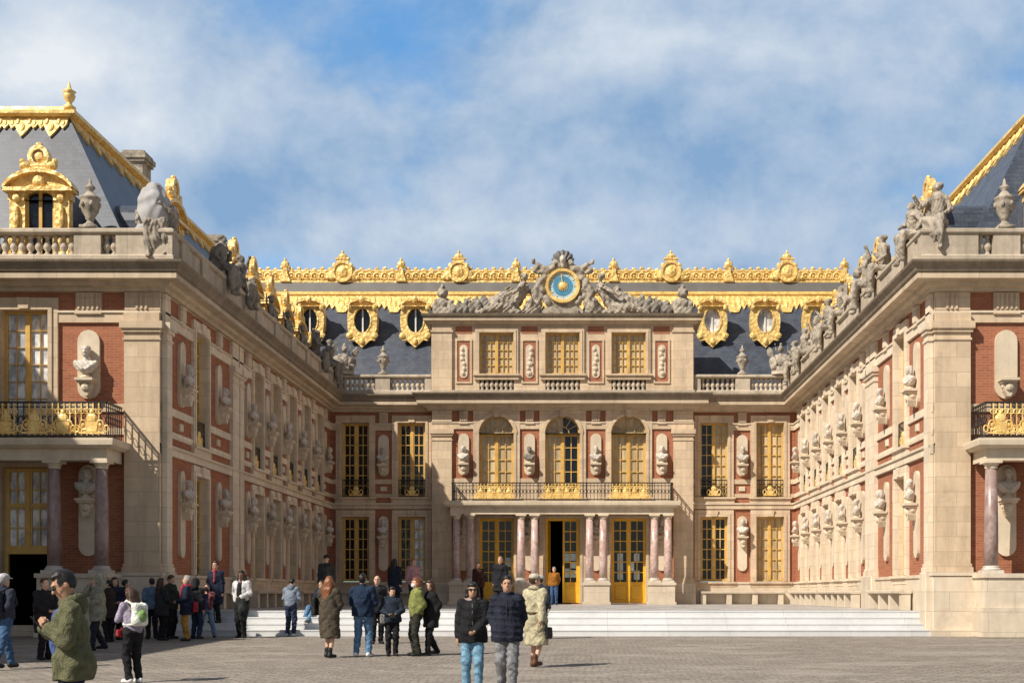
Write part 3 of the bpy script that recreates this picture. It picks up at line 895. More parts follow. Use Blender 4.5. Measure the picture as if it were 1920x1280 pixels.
# crest
m = MB(); yc = Y1r+.36
m.box(-XL,XR,yc-.05,yc+.12,16.42,16.56); m.box(-XL,XR,yc,yc+.06,16.56,17.0); m.box(-XL,XR,yc-.03,yc+.1,17.0,17.1)
k = 0; x = -XL+.25
while x < XR-.2:
    r = .17
    m.tube([(x+r*math.cos(a),yc-.03,16.78+r*math.sin(a)) for a in [2*math.pi*i/10 for i in range(10)]], .045, 5, True)
    m.ball((x,yc-.04,16.78),(.07,.05,.07),6,4)
    m.ball((x,yc,17.14+.04*math.sin(k*1.7)),(.12,.05,.09),6,4); m.ball((x+.2,yc-.03,16.66),(.06,.05,.08),6,4)
    x += .4; k += 1
m.build('gilded_crest', M['gold'], main)
for x in (-11.4,-5.45,5.45,11.4):
    m = MB(Matrix.Translation((x,yc-.08,0)))
    m.prism(ell_pts(.48,.5,16.98,18),-.06,.1); m.ring(ell_pts(.52,.54,16.98,18),ell_pts(.42,.44,16.98,18),-.12,.1)
    m.ball((0,-.06,16.98),(.27,.1,.3)); m.box(-.3,.3,-.05,.15,17.4,17.62); m.box(-.36,.36,-.08,.18,17.62,17.7); m.ball((0,.05,17.78),(.24,.12,.16)); m.ball((0,.05,17.98),(.07,.07,.12))
    for s in (-1,1): m.ball((s*.55,0,16.8),(.2,.1,.26)); m.ball((s*.42,0,17.3),(.12,.08,.15)); m.ball((s*.75,0,16.68),(.15,.08,.12))
    m.build('crest_medallion', M['gold'], main)
for x in (-14.35,-8.4,-2.5,2.5,8.4,14.35):
    m = MB(Matrix.Translation((x,yc-.05,0)))
    m.prism([(-.26,16.5),(.26,16.5),(.12,16.9),(.09,17.2),(-.09,17.2),(-.12,16.9)],-.1,.1); m.ball((0,0,17.36),(.22,.14,.2)); m.ball((0,0,17.6),(.08,.08,.1)); m.ball((-.17,0,17.22),(.1,.07,.08)); m.ball((.17,0,17.22),(.1,.07,.08))
    m.build('crest_post', M['gold'], main)
# oval dormers
def oval_dormer(b, x, yf, zc, pane):
    T = Matrix.Translation((x,yf,zc))
    n = 20
    inner = ell_pts(.40,.60,0,n)
    outer = []
    for px, pz in inner:
        a = math.atan2(pz/.6, px/.4)
        # shield-like outline
        ox = .74*math.copysign(abs(math.cos(a))**.7, math.cos(a)); oz = .98*math.copysign(abs(math.sin(a))**.75, math.sin(a))
        outer.append((ox, oz))
    m = MB(T); m.ring(outer, inner, -.06, .5)
    m.ring(ell_pts(.47,.67,0,n), ell_pts(.405,.605,0,n), -.09, -.05)
    m.prism([(-.8,-.72),(-.62,-1.02),(-.4,-.98),(-.22,-1.16),(0,-1.36),(.22,-1.16),(.4,-.98),(.62,-1.02),(.8,-.72),(.7,-.6),(-.7,-.6)],-.1,.02)
    m.ball((0,-.12,-1.05),(.13,.07,.18)); m.ball((-.62,-.1,-.78),(.16,.08,.16)); m.ball((.62,-.1,-.78),(.16,.08,.16))
    # arched hood
    arc = [( .78*math.cos(t), .68+.42*math.sin(t)) for t in [math.pi*i/10 for i in range(11)]]
    arc2 = [( .66*math.cos(t), .66+.30*math.sin(t)) for t in [math.pi*i/10 for i in range(11)]]
    m.ring(arc, arc2, -.2, .3); m.ball((0,-.18,1.0),(.15,.1,.2)); m.ball((-.62,-.12,.62),(.13,.1,.16)); m.ball((.62,-.12,.62),(.13,.1,.16))
    d = m.build('dormer', M['gold'], b)
    c = MB(T); c.lathe([(.62,0),(.62,-2.2)], n=14, M=T @ Matrix.Translation((0,.3,0)) @ Matrix.Scale(1.5,4,(0,0,1)) @ Matrix.Rotation(math.pi/2,4,'X')); c.build('dormer_side', M['slate'], d)
    pn = MB(T); pn.prism(ell_pts(.40,.60,0,n),.18,.2); pn.build('pane', M[pane], d)
    w = MB(T); w.box(-.035,.035,.12,.17,-.6,.6); 
    w.build('mullion', M['white'], d)
for x, p in ((-12.6,G),(-9.98,G),(-7.36,G),(7.33,BL),(9.95,BL),(12.55,BL)): oval_dormer(main, x, 62.35, 13.98, p)

# ---------------------------------------------------------------- porch with balcony
def railing(b, x0, x1, y, z0, h, n, ends=None, at=None, gs=1.0, gold_runs=()):
    """iron balcony railing along x at depth y, ends = depth the side rails run back to"""
    m = MB()
    def run(p, q):
        d = Vector((q[0]-p[0], q[1]-p[1])); L = d.length; a = math.atan2(d.y, d.x)
        Mt = Matrix.Translation((p[0],p[1],z0)) @ Matrix.Rotation(a,4,'Z')
        m.box(0,L,-.03,.03,h-.05,h,M=Mt); m.box(0,L,-.02,.02,.03,.07,M=Mt); m.box(0,L,-.015,.015,h-.16,h-.13,M=Mt)
        k = max(1,int(round(L/.16)))
        for i in range(k+1):
            x = L*i/k; m.box(x-.011,x+.011,-.012,.012,.0,h,M=Mt)
            if i < k:
                c = x + L/k/2
                m.tube([(c+.06*math.cos(t),0,h*.5+.1*math.sin(t)) for t in [2*math.pi*j/8 for j in range(8)]],.012,4,True,M=Mt)
    run((x0,y),(x1,y))
    if ends: run((x0,y),(x0,ends)); run((x1,y),(x1,ends))
    r = m.build('railing', M['iron'], b)
    g = MB()
    for u in gold_runs:
        a, c = u; kk = max(1, int((c-a)/.15))
        for i in range(kk):
            x = a+(c-a)*(i+.5)/kk
            g.box(x-.017,x+.017,y-.034,y-.016,z0+.06,z0+h-.05)
            g.tube([(x+.085*math.cos(t),y-.03,z0+h*.72+.07*math.sin(t)) for t in [2*math.pi*j/8 for j in range(8)]],.017,4,True)
            g.tube([(x+.07*math.cos(t),y-.03,z0+h*.2+.08*math.sin(t)) for t in [2*math.pi*j/8 for j in range(8)]],.017,4,True)
        g.build('gilded_scrollwork', M['goldsmooth'], r); g = MB()
    for i, u in enumerate(at if at else [x0+(x1-x0)*(i+.5)/n for i in range(n)]):
        g = MB(Matrix.Translation((u,y-.03,z0)) @ Matrix.Scale(gs,4))
        w = .5 if i % 2 == 0 else .34
        g.box(-w*.7,w*.7,-.02,.02,.10,.15); g.prism([(-.14,.15),(.14,.15),(.18,.42),(-.18,.42)],-.03,.03)
        g.ball((0,0,.52),(.15,.05,.14)); g.ball((0,0,.68),(.05,.04,.08))
        for s in (-1,1):
            g.tube([(s*(w*.45+.1*math.cos(t)),0,.34+.13*math.sin(t)) for t in [2*math.pi*j/9 for j in range(9)]],.024,5,True)
            g.tube([(s*(w*.8+.06*math.cos(t)),0,.24+.09*math.sin(t)) for t in [2*math.pi*j/9 for j in range(9)]],.02,5,True)
            g.ball((s*w*.45,-.01,.34),(.045,.03,.06),6,4)
        g.build('gilded_ornament', M['goldsmooth'], r)
    return r
def porch(name, label, x0, x1, yf, yw, cols, ztop, col_z0, ped, step_gap=0):
    b = empty(name, ((x0+x1)/2, yf, 0 if col_z0 > 1 else GZ), 0, label, 'porch')
    # slab and beam: open along the wall
    p = [(x0,yw),(x0,yf),(x1,yf),(x1,yw)]
    m = MB(); m.box(x0-.02,x1+.02,yf-.02,yw,ztop-.16,ztop-.002); m.build('balcony_floor', M['cap'], b)
    m = MB(); m.sweep(p,[(-.05,ztop-.30),(.10,ztop-.30),(.22,ztop-.22),(.24,ztop-.1),(.24,ztop-.04),(-.05,ztop-.04)])
    m.build('balcony_moulding', M['pale'], b)
    m = MB(); m.sweep(p,[(-.46,ztop-.62),(-.02,ztop-.62),(-.02,ztop-.3),(-.46,ztop-.3)]); m.build('beam', M['pale'], b)
    for cx in cols:
        cy = yf+.24
        m = MB(); H = ztop-.62
        m.lathe([(.185,col_z0+.2),(.19,col_z0+.9),(.185,col_z0+1.4),(.155,H-.22)], cx, cy, 20)
        c = m.build('column', M['redmarble' if name == 'porch' else 'darkmarble'], b, smooth=True)
        m = MB(); m.lathe([(.155,H-.22),(.175,H-.2),(.175,H-.17),(.16,H-.16),(.2,H-.10),(.23,H-.07)], cx, cy, 20); m.box(cx-.24,cx+.24,cy-.24,cy+.24,H-.07,H-.001); m.build('capital', M['pale'], c)
        m = MB(); m.box(cx-.27,cx+.27,cy-.27,cy+.27,col_z0,col_z0+.09); m.lathe([(.25,col_z0+.09),(.26,col_z0+.12),(.215,col_z0+.16),(.22,col_z0+.19),(.19,col_z0+.21)],cx,cy,20); m.build('column_base', M['bust'], c)
    for a, c, yb in ped:
        m = MB(); m.box(a,c,yf-.08,yb,GZ,col_z0-.12); m.box(a-.05,c+.05,yf-.13,yb,col_z0-.12,col_z0-.002); m.box(a-.06,c+.06,yf-.14,yb,GZ,.12 if col_z0 < 1.2 else GZ+.35)
        m.build('pedestal', M['plinth'], b)
    return b
cp = porch('porch', 'porch of paired red marble columns carrying the middle balcony below the clock', -5.1, 5.1, 57.2, YC-.1,
           [-4.82,-4.2,-1.87,-1.25,1.25,1.87,4.2,4.82], 4.72, 1.0, [(-5.12,-3.95,YC-.28),(-2.15,-.98,YC-.28),(.98,2.15,YC-.28),(3.95,5.12,YC-.28)])
railing(cp, -5.0, 5.0, 57.22, 4.72, .82, 13, YC-.12, [c+o for c in (-3.07,0,3.07) for o in (-.62,-.2,.22,.64)], .78, [(c-.85,c+.85) for c in (-3.07,0,3.07)])

# ================================================================ the two wings
ROOFX = 15.0
def wing(s):
    side = 'left' if s < 0 else 'right'
    lab = {-1:'left palace wing of brick and stone, its courtyard wall in shadow', 1:'right palace wing of brick and stone, its courtyard wall in bright sun'}[s]
    b = empty('palace_wing', (s*14.7,YF,GZ), 0, lab, 'palace')
    T_F = Matrix.Translation((0,YF,0))
    if s < 0: T_I = Matrix.Translation((-XW,0,0)) @ Matrix(((0,-1,0,0),(1,0,0,0),(0,0,1,0),(0,0,0,1)))
    else:     T_I = Matrix.Translation((XW,0,0)) @ Matrix(((0,1,0,0),(-1,0,0,0),(0,0,1,0),(0,0,0,1)))
    U = (lambda y: y) if s < 0 else (lambda y: -y)
    # front
    wx = [s*14.74, s*18.4]
    bays = [dict(u=wx[0], w=1.35, up=(5.0,8.5,7,2,False,(BL,BL)),mw=.016, lo=(GZ+.25,4.08,4,2,False,(G,G)), door=.05, custom='lo'),
            dict(u=wx[1], w=1.35, up=(5.0,8.5,7,2,False,(CU,BL)), lo=(1.05,4.08,6,2,False,(G,G)))]
    u0, u1 = sorted((s*22.0, s*XW))
    facade(b, T_F, u0, u1, bays, [dict(u=s*12.93, wide=True, fw=.36, tablet=False, up=('%s pavilion front'%side) if s < 0 else '', lo='%s pavilion front'%side),
                                  dict(u=s*16.5, wide=True, fw=.36, tablet=False, up='', lo=''), dict(u=s*20.3, wide=True, fw=.36, tablet=False, up='', lo='')], side)
    for x in (11.4, 21.5):
        pilaster(b, T_F, s*x, 1.0 if x < 12 else .9, 1.1, 8.14, .16)
        m = MB(T_F); h = .62
        m.bbox(s*x-h, s*x+h, -.34, .03, GZ+.1, 1.0, .03); m.box(s*x-h-.03, s*x+h+.03, -.37, .03, 1.0, 1.1); m.box(s*x-h-.06, s*x+h+.06, -.42, .03, GZ-.04, GZ+.18)
        m.build('pedestal', M['plinth'], b)
        m = MB(T_F); m.box(s*x-.5, s*x+.5, -.12, .02, 8.47, 8.98)
        for i in range(3): m.box(s*x-.1+.13*i-.03-.05, s*x-.1+.13*i+.03-.05, -.155, -.12, 8.5, 8.94)
        m.box(s*x-.5, s*x+.5, -.2, .02, 8.15, 8.38)
        m.build('frieze_block', M['stone'], b)
    m = MB(T_F)                                  # base step along the front
    a, c = sorted((s*12.1, s*22.1)); m.box(a, c, -.3, .02, GZ-.04, GZ+.16); m.box(a, c, -.22, .02, GZ+.16, GZ+.3)
    m.build('base_step', M['plinth'], b)
    # the doorway under the balcony: glazed head, open dark opening below
    Wd = T_F @ Matrix.Translation((wx[0],.2,1.75))
    put_window(b, Wd, 1.31, 2.3, 4, 2, (BL,BL) if s < 0 else (G,BL), mat='ochre', transom=1.25)
    m = MB(T_F); xx = wx[0]
    m.box(xx-.67,xx-.56,.16,.24,GZ+.25,1.75); m.box(xx+.56,xx+.67,.16,.24,GZ+.25,1.75); m.box(xx-.56,xx+.56,.16,.24,1.62,1.748); m.build('door_frame', M['ochre'], b)
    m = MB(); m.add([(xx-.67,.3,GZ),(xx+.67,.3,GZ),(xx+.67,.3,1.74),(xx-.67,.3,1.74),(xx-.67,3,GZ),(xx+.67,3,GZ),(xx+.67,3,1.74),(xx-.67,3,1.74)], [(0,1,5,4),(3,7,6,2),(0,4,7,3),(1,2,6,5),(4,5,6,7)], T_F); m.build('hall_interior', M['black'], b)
    # court side
    ys = [39.1] + [45.85+2.63*k for k in range(5)]
    pv = [(G,G),(CU,G),(G,CU)]
    bays = [bay(U(y),1.3,UP(pv[i%3]),LO(pv[(i+1)%3]),sw=.18) for i, y in enumerate(ys)]
    py = [37.25, 41.0] + [44.53+2.63*k for k in range(6)]
    nm = ['first','second','third','fourth','fifth','sixth','seventh','last']
    piers = [dict(u=U(y), up='%s wing courtyard wall, %s from the front corner'%(side,nm[i]), lo='%s wing courtyard wall, %s from the front corner'%(side,nm[i])) for i, y in enumerate(py)]
    u0, u1 = sorted((U(YF), U(YB)))
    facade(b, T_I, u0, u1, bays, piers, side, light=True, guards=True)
    for y, w in ((35.84,.44),(42.75,.75),(43.5,.5)):
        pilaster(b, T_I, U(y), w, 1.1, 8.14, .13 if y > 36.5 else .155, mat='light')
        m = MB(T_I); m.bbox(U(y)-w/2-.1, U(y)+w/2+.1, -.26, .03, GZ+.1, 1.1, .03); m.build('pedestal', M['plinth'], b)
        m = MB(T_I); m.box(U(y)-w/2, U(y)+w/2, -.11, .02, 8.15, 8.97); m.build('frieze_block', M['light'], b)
    # cornice and parapet
    path = [(-22.0,YF),(-XW,YF),(-XW,YB),(-6.1,YB)] if s < 0 else [(6.1,YB),(XW,YB),(XW,YF),(22.0,YF)]
    seg = (0,2) if s < 0 else (1,3)
    m = MB(); m.sweep(path, CORN_LOW, seg); m.build('cornice', M['cornice'], b)
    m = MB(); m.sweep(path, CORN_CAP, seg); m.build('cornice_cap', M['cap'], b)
    TF = T_F
    runs = [(12.03,12.45),(13.2,16.0),(16.7,19.9)]; piersb = [(10.452,12.03),(12.45,13.2),(16.0,16.7),(19.9,22.0)]
    sg = lambda L: [tuple(sorted((s*a, s*c))) for a, c in L]
    railpart(b, path, RAIL, (0,1) if s < 0 else (2,3), sg(piersb), TF, sg(runs))
    sgi = (1,2) if s < 0 else (1,2)
    m = MB(); m.sweep(path, PARA_BASE, sgi); m.sweep(path, SOLID, sgi)
    m.sweep(path, RAIL, sgi)
    for y in [36.3, 38.2, 40.6, 42.9] + [44.53+2.63*k for k in range(6)]:
        m.box(U(y)-.34, U(y)+.34, -.47, -.02, 9.952, 10.56, M=T_I)
    m.build('parapet', M['balus'], b)
    # roof
    zb, zt = 9.75, 15.3; xb, xt = 11.9, ROOFX; yb, yt = 36.9, 39.25; xo, xto = 22.0, 18.6; ye = 66.0
    V = [(s*xb,yb,zb),(s*xo,yb,zb),(s*xto,yt,zt),(s*xt,yt,zt),(s*xb,ye,zb),(s*xo,ye,zb),(s*xto,ye,zt),(s*xt,ye,zt)]
    F = [(0,1,2,3),(0,3,7,4),(1,5,6,2),(3,2,6,7),(4,7,6,5)]
    m = MB(); m.add(V, F); m.build('roof', M['slate'], b)
    m = MB(); a, c = sorted((s*(XW+.02), s*12.2)); m.box(a, c, YF+.03, YB, 9.6, 9.735); a, c = sorted((s*12.2, s*22)); m.box(a, c, YF+.03, 37.2, 9.6, 9.735); m.build('roof_gutter', M['lead'], b)
    m = MB(); a, c = sorted((s*21.7, s*22)); m.box(a, c, YF+.05, 75, GZ, 9.6); m.build('outer_wall', M['brick'], b)
    pth = [(s*xto,yt),(s*xt,yt),(s*xt,ye)]
    if s > 0: pth = pth[::-1]
    m = MB(); m.sweep(pth, [(-.25,zt-.02),(.16,zt-.02),(.26,zt+.05),(.26,zt+.14),(.14,zt+.2),(.12,zt+.3),(-.25,zt+.32)]); m.build('gilded_moulding', M['goldsmooth'], b)
    m = MB()
    sl = math.atan2(zt-zb, yt-yb); Tf = Matrix.Translation((0,yt,zt)) @ Matrix.Rotation(-(math.pi/2-sl),4,'X')
    a, c = sorted((s*xto, s*xt)); fringe(m, Tf, a, c, .975, .82, .40, .07)
    sl2 = math.atan2(zt-zb, xt-xb)
    if s < 0: Ti = Matrix.Translation((-xt,0,zt)) @ Matrix(((0,-1,0,0),(1,0,0,0),(0,0,1,0),(0,0,0,1))) @ Matrix.Rotation(-(math.pi/2-sl2),4,'X'); fringe(m, Ti, yt, 62, .975, .82, .40, .07)
    else: Ti = Matrix.Translation((xt,0,zt)) @ Matrix(((0,1,0,0),(-1,0,0,0),(0,0,1,0),(0,0,0,1))) @ Matrix.Rotation(-(math.pi/2-sl2),4,'X'); fringe(m, Ti, -62, -yt, .975, .82, .40, .07)
    m.build('gilded_fringe', M['gold'], b)
    m = MB(); m.lathe([(.2,zt+.2),(.2,zt+.32),(.1,zt+.38),(.08,zt+.46),(.15,zt+.55),(.19,zt+.68),(.14,zt+.76),(.21,zt+.8),(.09,zt+.86),(.05,zt+.97),(.02,zt+1.1)], s*xt, yt, 12)
    m.build('finial', M['goldsmooth'], b, smooth=True)
    # dormers
    def dormer(T, sc=1.0, pane=G):
        T = T @ Matrix.Scale(sc,4)
        m = MB(T); w = .95
        n = 12
        # jambs, arched head
        m.box(-w,-.46,-.05,.25,0,2.05); m.box(.46,w,-.05,.25,0,2.05)
        inner = [(.46*math.cos(t), 2.05+.28*math.sin(t)) for t in [math.pi*i/n for i in range(n+1)]]
        outer = []
        for i in range(n+1):
            t = math.pi*i/n
            x = 1.02*math.cos(t); outer.append((x, 2.05+ (.36+.52*max(0,1-abs(x)*.95)) * (1 if 0<i<n else 0)))
        m.ring(outer, inner, -.05, .25)
        ped = [(1.12*math.cos(math.pi*i/n), 2.42+.62*math.sin(math.pi*i/n)**1.3 if 0<i<n else 2.42) for i in range(n+1)]
        ped2 = [(1.12*math.cos(math.pi*i/n), 2.30+.60*math.sin(math.pi*i/n)**1.3 if 0<i<n else 2.30) for i in range(n+1)]
        m.ring(ped, ped2, -.24, .3); m.prism([(-1.05,2.36)]+[(-x*.95,z-.06) for x,z in ped2][::-1][1:-1][::-1][::-1]+[(1.05,2.36)] if False else [(1.0*math.cos(math.pi*i/n), 2.33+.6*math.sin(math.pi*i/n)) for i in range(n+1)],-.04,.25)
        m.ring(arc_pts(0,2.03,n,.56),arc_pts(0,2.03,n,.47),-.1,-.04) 
        for q in (-1,1):
            m.ball((q*.98,-.08,.25),(.2,.15,.28)); m.ball((q*.9,-.08,.65),(.13,.12,.2)); m.ball((q*.72,-.1,1.5),(.1,.08,.4)); m.ball((q*.72,-.1,.8),(.09,.08,.22)); m.ball((q*.7,-.1,2.1),(.14,.1,.14))
            m.ball((q*.42,-.1,3.12),(.2,.12,.14)); m.ball((q*.52,-.1,3.26),(.1,.09,.1))
        m.ball((0,-.12,2.62),(.2,.1,.2))
        m.ring(ell_pts(.34,.36,3.42,16), ell_pts(.2,.22,3.42,16), -.16, .12); m.ball((0,-.05,3.42),(.17,.1,.18)); m.ball((0,-.05,3.12),(.38,.14,.12)); m.ball((0,-.05,3.8),(.12,.1,.09))
        d = m.build('dormer', M['gold'], b)
        c = MB(T); c.box(-.86,.86,.25,2.2,0,2.1); c.prism([(.86*math.cos(math.pi*i/8),2.1+.7*math.sin(math.pi*i/8)) for i in range(9)],.25,2.4); c.build('dormer_side', M['slate'], d)
        wi = MB(T); wi.box(-.46,-.38,.05,.1,0,2.2); wi.box(.38,.46,.05,.1,0,2.2); wi.box(-.05,.05,.03,.1,0,2.32); wi.box(-.38,.38,.045,.1,1.0,1.07); wi.box(-.38,.38,.045,.1,0,.08)
        wi = wi.build('window', M['ochre'], d)
        pn = MB(T); pn.prism([(-.46,0),(.46,0)]+[(.46*math.cos(t),2.05+.28*math.sin(t)) for t in [math.pi*i/n for i in range(n+1)]],.11,.13); pn.build('pane', M[pane], d)
    dormer(T_F @ Matrix.Translation((s*14.6,.62,9.93)), .90)
    dormer(T_F @ Matrix.Translation((s*18.4,.62,9.93)), .90)
    for y in ys: dormer(T_I @ Matrix.Translation((U(y),.85,9.95)), .90)
    # chimneys
    for cx, cy, w, z1 in (((16.15,48.0,.72,17.35),(15.5,55.6,.7,16.3)) if s < 0 else ()):
        m = MB(); a = s*cx
        m.box(a-w/2,a+w/2,cy,cy+.9,15.2,z1-.42); m.box(a-w/2-.08,a+w/2+.08,cy-.08,cy+.98,z1-.42,z1-.3); m.box(a-w/2-.14,a+w/2+.14,cy-.14,cy+1.04,z1-.3,z1-.12); m.box(a-w/2-.06,a+w/2+.06,cy-.06,cy+.96,z1-.12,z1)
        m.build('chimney', M['statue'], b)
    # balcony porch
    a, c = sorted((s*11.96, s*17.5))
    lab = {-1:'shaded balcony porch on red marble columns at the left pavilion front', 1:'balcony porch on a red marble column at the right pavilion front'}[s]
    pd = []
    for q in ((11.93,13.85),(15.6,17.5)): pd.append((*sorted((s*q[0], s*q[1])), YF-.3))
    p = porch('balcony_porch', lab, a, c, 34.35, YF-.1, [s*12.2,s*13.5,s*15.98,s*17.28], 4.75, 1.05, pd)
    railing(p, a+.03, c-.03, 34.38, 4.75, .98, 7, YF-.12, gold_runs=[(a+.15,a+2.2),(a+2.45,c-2.45),(c-2.2,c-.15)])
    return b
wings = [wing(-1), wing(1)]

# the long side wing that closes the outer court on the left (outside the photograph, it throws the shadow on the court)
o = empty('palace_wing', (-26,24,-.9), 0, 'long stone side wing closing the outer court on the far left, outside the view', 'palace')
m = MB(); m.box(-32,-22.02,13.5,35.3,-1.1,15.0); m.build('wall', M['stone'], o)
m = MB(); m.box(-32.3,-21.7,13.2,35.4,15.0,15.6); m.build('cornice', M['cornice'], o)
m = MB(); m.add([(-22.1,13.6,15.6),(-22.1,35.2,15.6),(-26,33,17),(-26,16,17),(-31.8,13.6,15.6),(-31.8,35.2,15.6),(-28,33,17),(-28,16,17)],[(0,1,2,3),(1,5,6,2),(5,4,7,6),(4,0,3,7),(3,2,6,7)]); m.build('roof', M['slate'], o)
for i in range(6):
    for z0, hh in ((.6,3.2),(5.2,3.4)):
        Wm = TR(-22.02, 15.4+3.4*i, z0, R(90))
        link('window_surround', surround_mesh(1.5, hh, .3), Wm, o); put_window(o, Wm @ Matrix.Translation((0,-.04,.02)), 1.46, hh-.05, 6, 2)

# benches along the court walls
BENCH_OPS = []
def bench(T, u0, u1, label):
    b = empty('stone_bench', tuple(T @ Vector(((u0+u1)/2,-.35,0))), 0, label, 'bench', 'stone benches along the courtyard walls')
    m = MB(T); m.bbox(u0, u1, -.52, -.16, .50, .60, .015); m.build('seat', M['plinth'], b)
    n = max(2, int((u1-u0)/1.1)+1)
    for i in range(n):
        u = u0+.15+(u1-u0-.3)*i/(n-1)
        m = MB(T); m.box(u-.12,u+.12,-.46,-.18,0.003,.50); m.build('leg', M['plinth'], b)
T_L = Matrix.Translation((-XW,0,0)) @ Matrix(((0,-1,0,0),(1,0,0,0),(0,0,1,0),(0,0,0,1)))
T_R = Matrix.Translation((XW,0,0)) @ Matrix(((0,1,0,0),(-1,0,0,0),(0,0,1,0),(0,0,0,1)))
bench(T_B, -10.3, -6.4, 'shaded stone bench against the back wall left of the porch')
bench(T_B, 6.4, 10.3, 'sunlit stone bench against the back wall right of the porch')
for k, (a, c, t) in enumerate(((37.4,41.8,'nearest the front corner'),(44.3,50.6,'along the middle of the wall'),(51.2,57.8,'at the far end of the wall'))):
    bench(T_L, a, c, 'shaded stone bench by the left wing, %s'%t)
    bench(T_R, -c, -a, 'sunlit stone bench by the right wing, %s'%t)
# ================================================================ sculpture
def lump(amp, f, seed=0.0):
    def d(X, Y, Z):
        return amp*(np.sin(X*f+seed)*np.sin(Y*f*1.13+1.3+seed)*np.sin(Z*f*.9+.7) + .6*np.sin(X*f*2.1+Z*f*.8+seed)*np.sin(Y*f*1.9+Z*f*.5)) .astype(np.float32) if True else 0
    return d
def bust_mesh(var, mat):
    s = Sdf()
    s.ell((0,.02,.27),(.27,.15,.2),.05)                       # chest
    s.cone((-.2,.02,.36),(.2,.02,.36),.10,.10,.06)            # shoulders
    s.cone((0,.02,.40),(0,-.0,.56),.085,.07,.04)
    s.ell((0,-.015,.70),(.105,.125,.145),.03)
    s.cone((0,-.1,.66),(0,-.14,.665),.02,.022,.02)            # nose
    s.ell((0,-.09,.60),(.05,.045,.045),.03)                   # chin
    s.ell((0,.03,.765),(.122,.125,.098),.02)                    # hair
    if var == 1:
        for q in (-1,1): s.ell((q*.1,.03,.64),(.05,.07,.12),.03)
    if var == 2:
        s.ell((0,-.1,.57),(.06,.05,.08),.02); s.ell((0,.02,.85),(.07,.09,.05),.02)
    for q in (-1,1):
        s.cone((q*.25,-.03,.4),(q*.05,-.15,.22),.05,.035,.03)  # drapery
        s.ell((q*.035,-.125,.71),(.022,.02,.016),.012,sign=-1)
    s.cut(lambda X,Y,Z: (.12 + 2.2*X*X) - Z)
    s.cone((0,.04,.0),(0,.04,.2),.10,.055,.03) if False else None
    s.disp = lambda X,Y,Z: (np.where(Z > .73, .010, .005)*np.sin(X*62+var)*np.sin(Y*58+Z*20)*np.sin(Z*66+var) - .012*np.abs(np.sin(X*24+Z*17+var))*(Z < .5)).astype(np.float32)
    me = s.mesh('bust', mat, .016)
    return me
socle = MB().lathe([(.15,0),(.15,.05),(.10,.07),(.065,.12),(.075,.17),(.09,.2)], 0, .02, 14).mesh('socle', M['pale'], True)
bm_ = [bust_mesh(v, M['bust']) for v in (0,1,2)]
dm_ = []
for me in bm_:
    c = me.copy(); c.materials[0] = M['statue_dark']; dm_.append(c)
_seen = {}
def bust_thing(W, label, dark=False, var=0, sc=1.0):
    W = W @ Matrix.Rotation(R(rnd.uniform(-22,22)),4,'Z'); sc *= rnd.uniform(.92,1.04)
    r = link('portrait_bust', None, W @ Matrix.Scale(sc,4)); r.empty_display_size = .2
    tag(r, label, 'bust', 'marble busts standing on wall consoles')
    link('head_and_shoulders', (dm_ if dark else bm_)[var], WM[r], r)
    link('socle', socle, WM[r], r)
porder = {'porch': ['leftmost of the porch','second from the left in the porch','third from the left in the porch','rightmost of the porch'],
          'central front': ['leftmost of the four','second from the left of the four','third from the left of the four','rightmost of the four']}
for i, (W, fl, where) in enumerate(BUSTS):
    x = W.translation.x
    if where == 'porch':
        lab = 'pale bust in the porch shade between marble columns, %s' % porder['porch'][round((x+4.6)/3.07)]
    elif where == 'central front':
        lab = 'marble bust between the arched balcony windows, %s' % porder['central front'][round((x+4.6)/3.07)]
    else:
        lab = 'marble bust on its %s console, %s' % ('upper' if fl == 'upper floor' else 'lower', where)
    dark = where == 'central front' and abs(x+1.54) < .3
    bust_thing(W, lab, dark, i % 3, 1.05 if 'pavilion' in where else (.82 if 'wing' in where else .95))

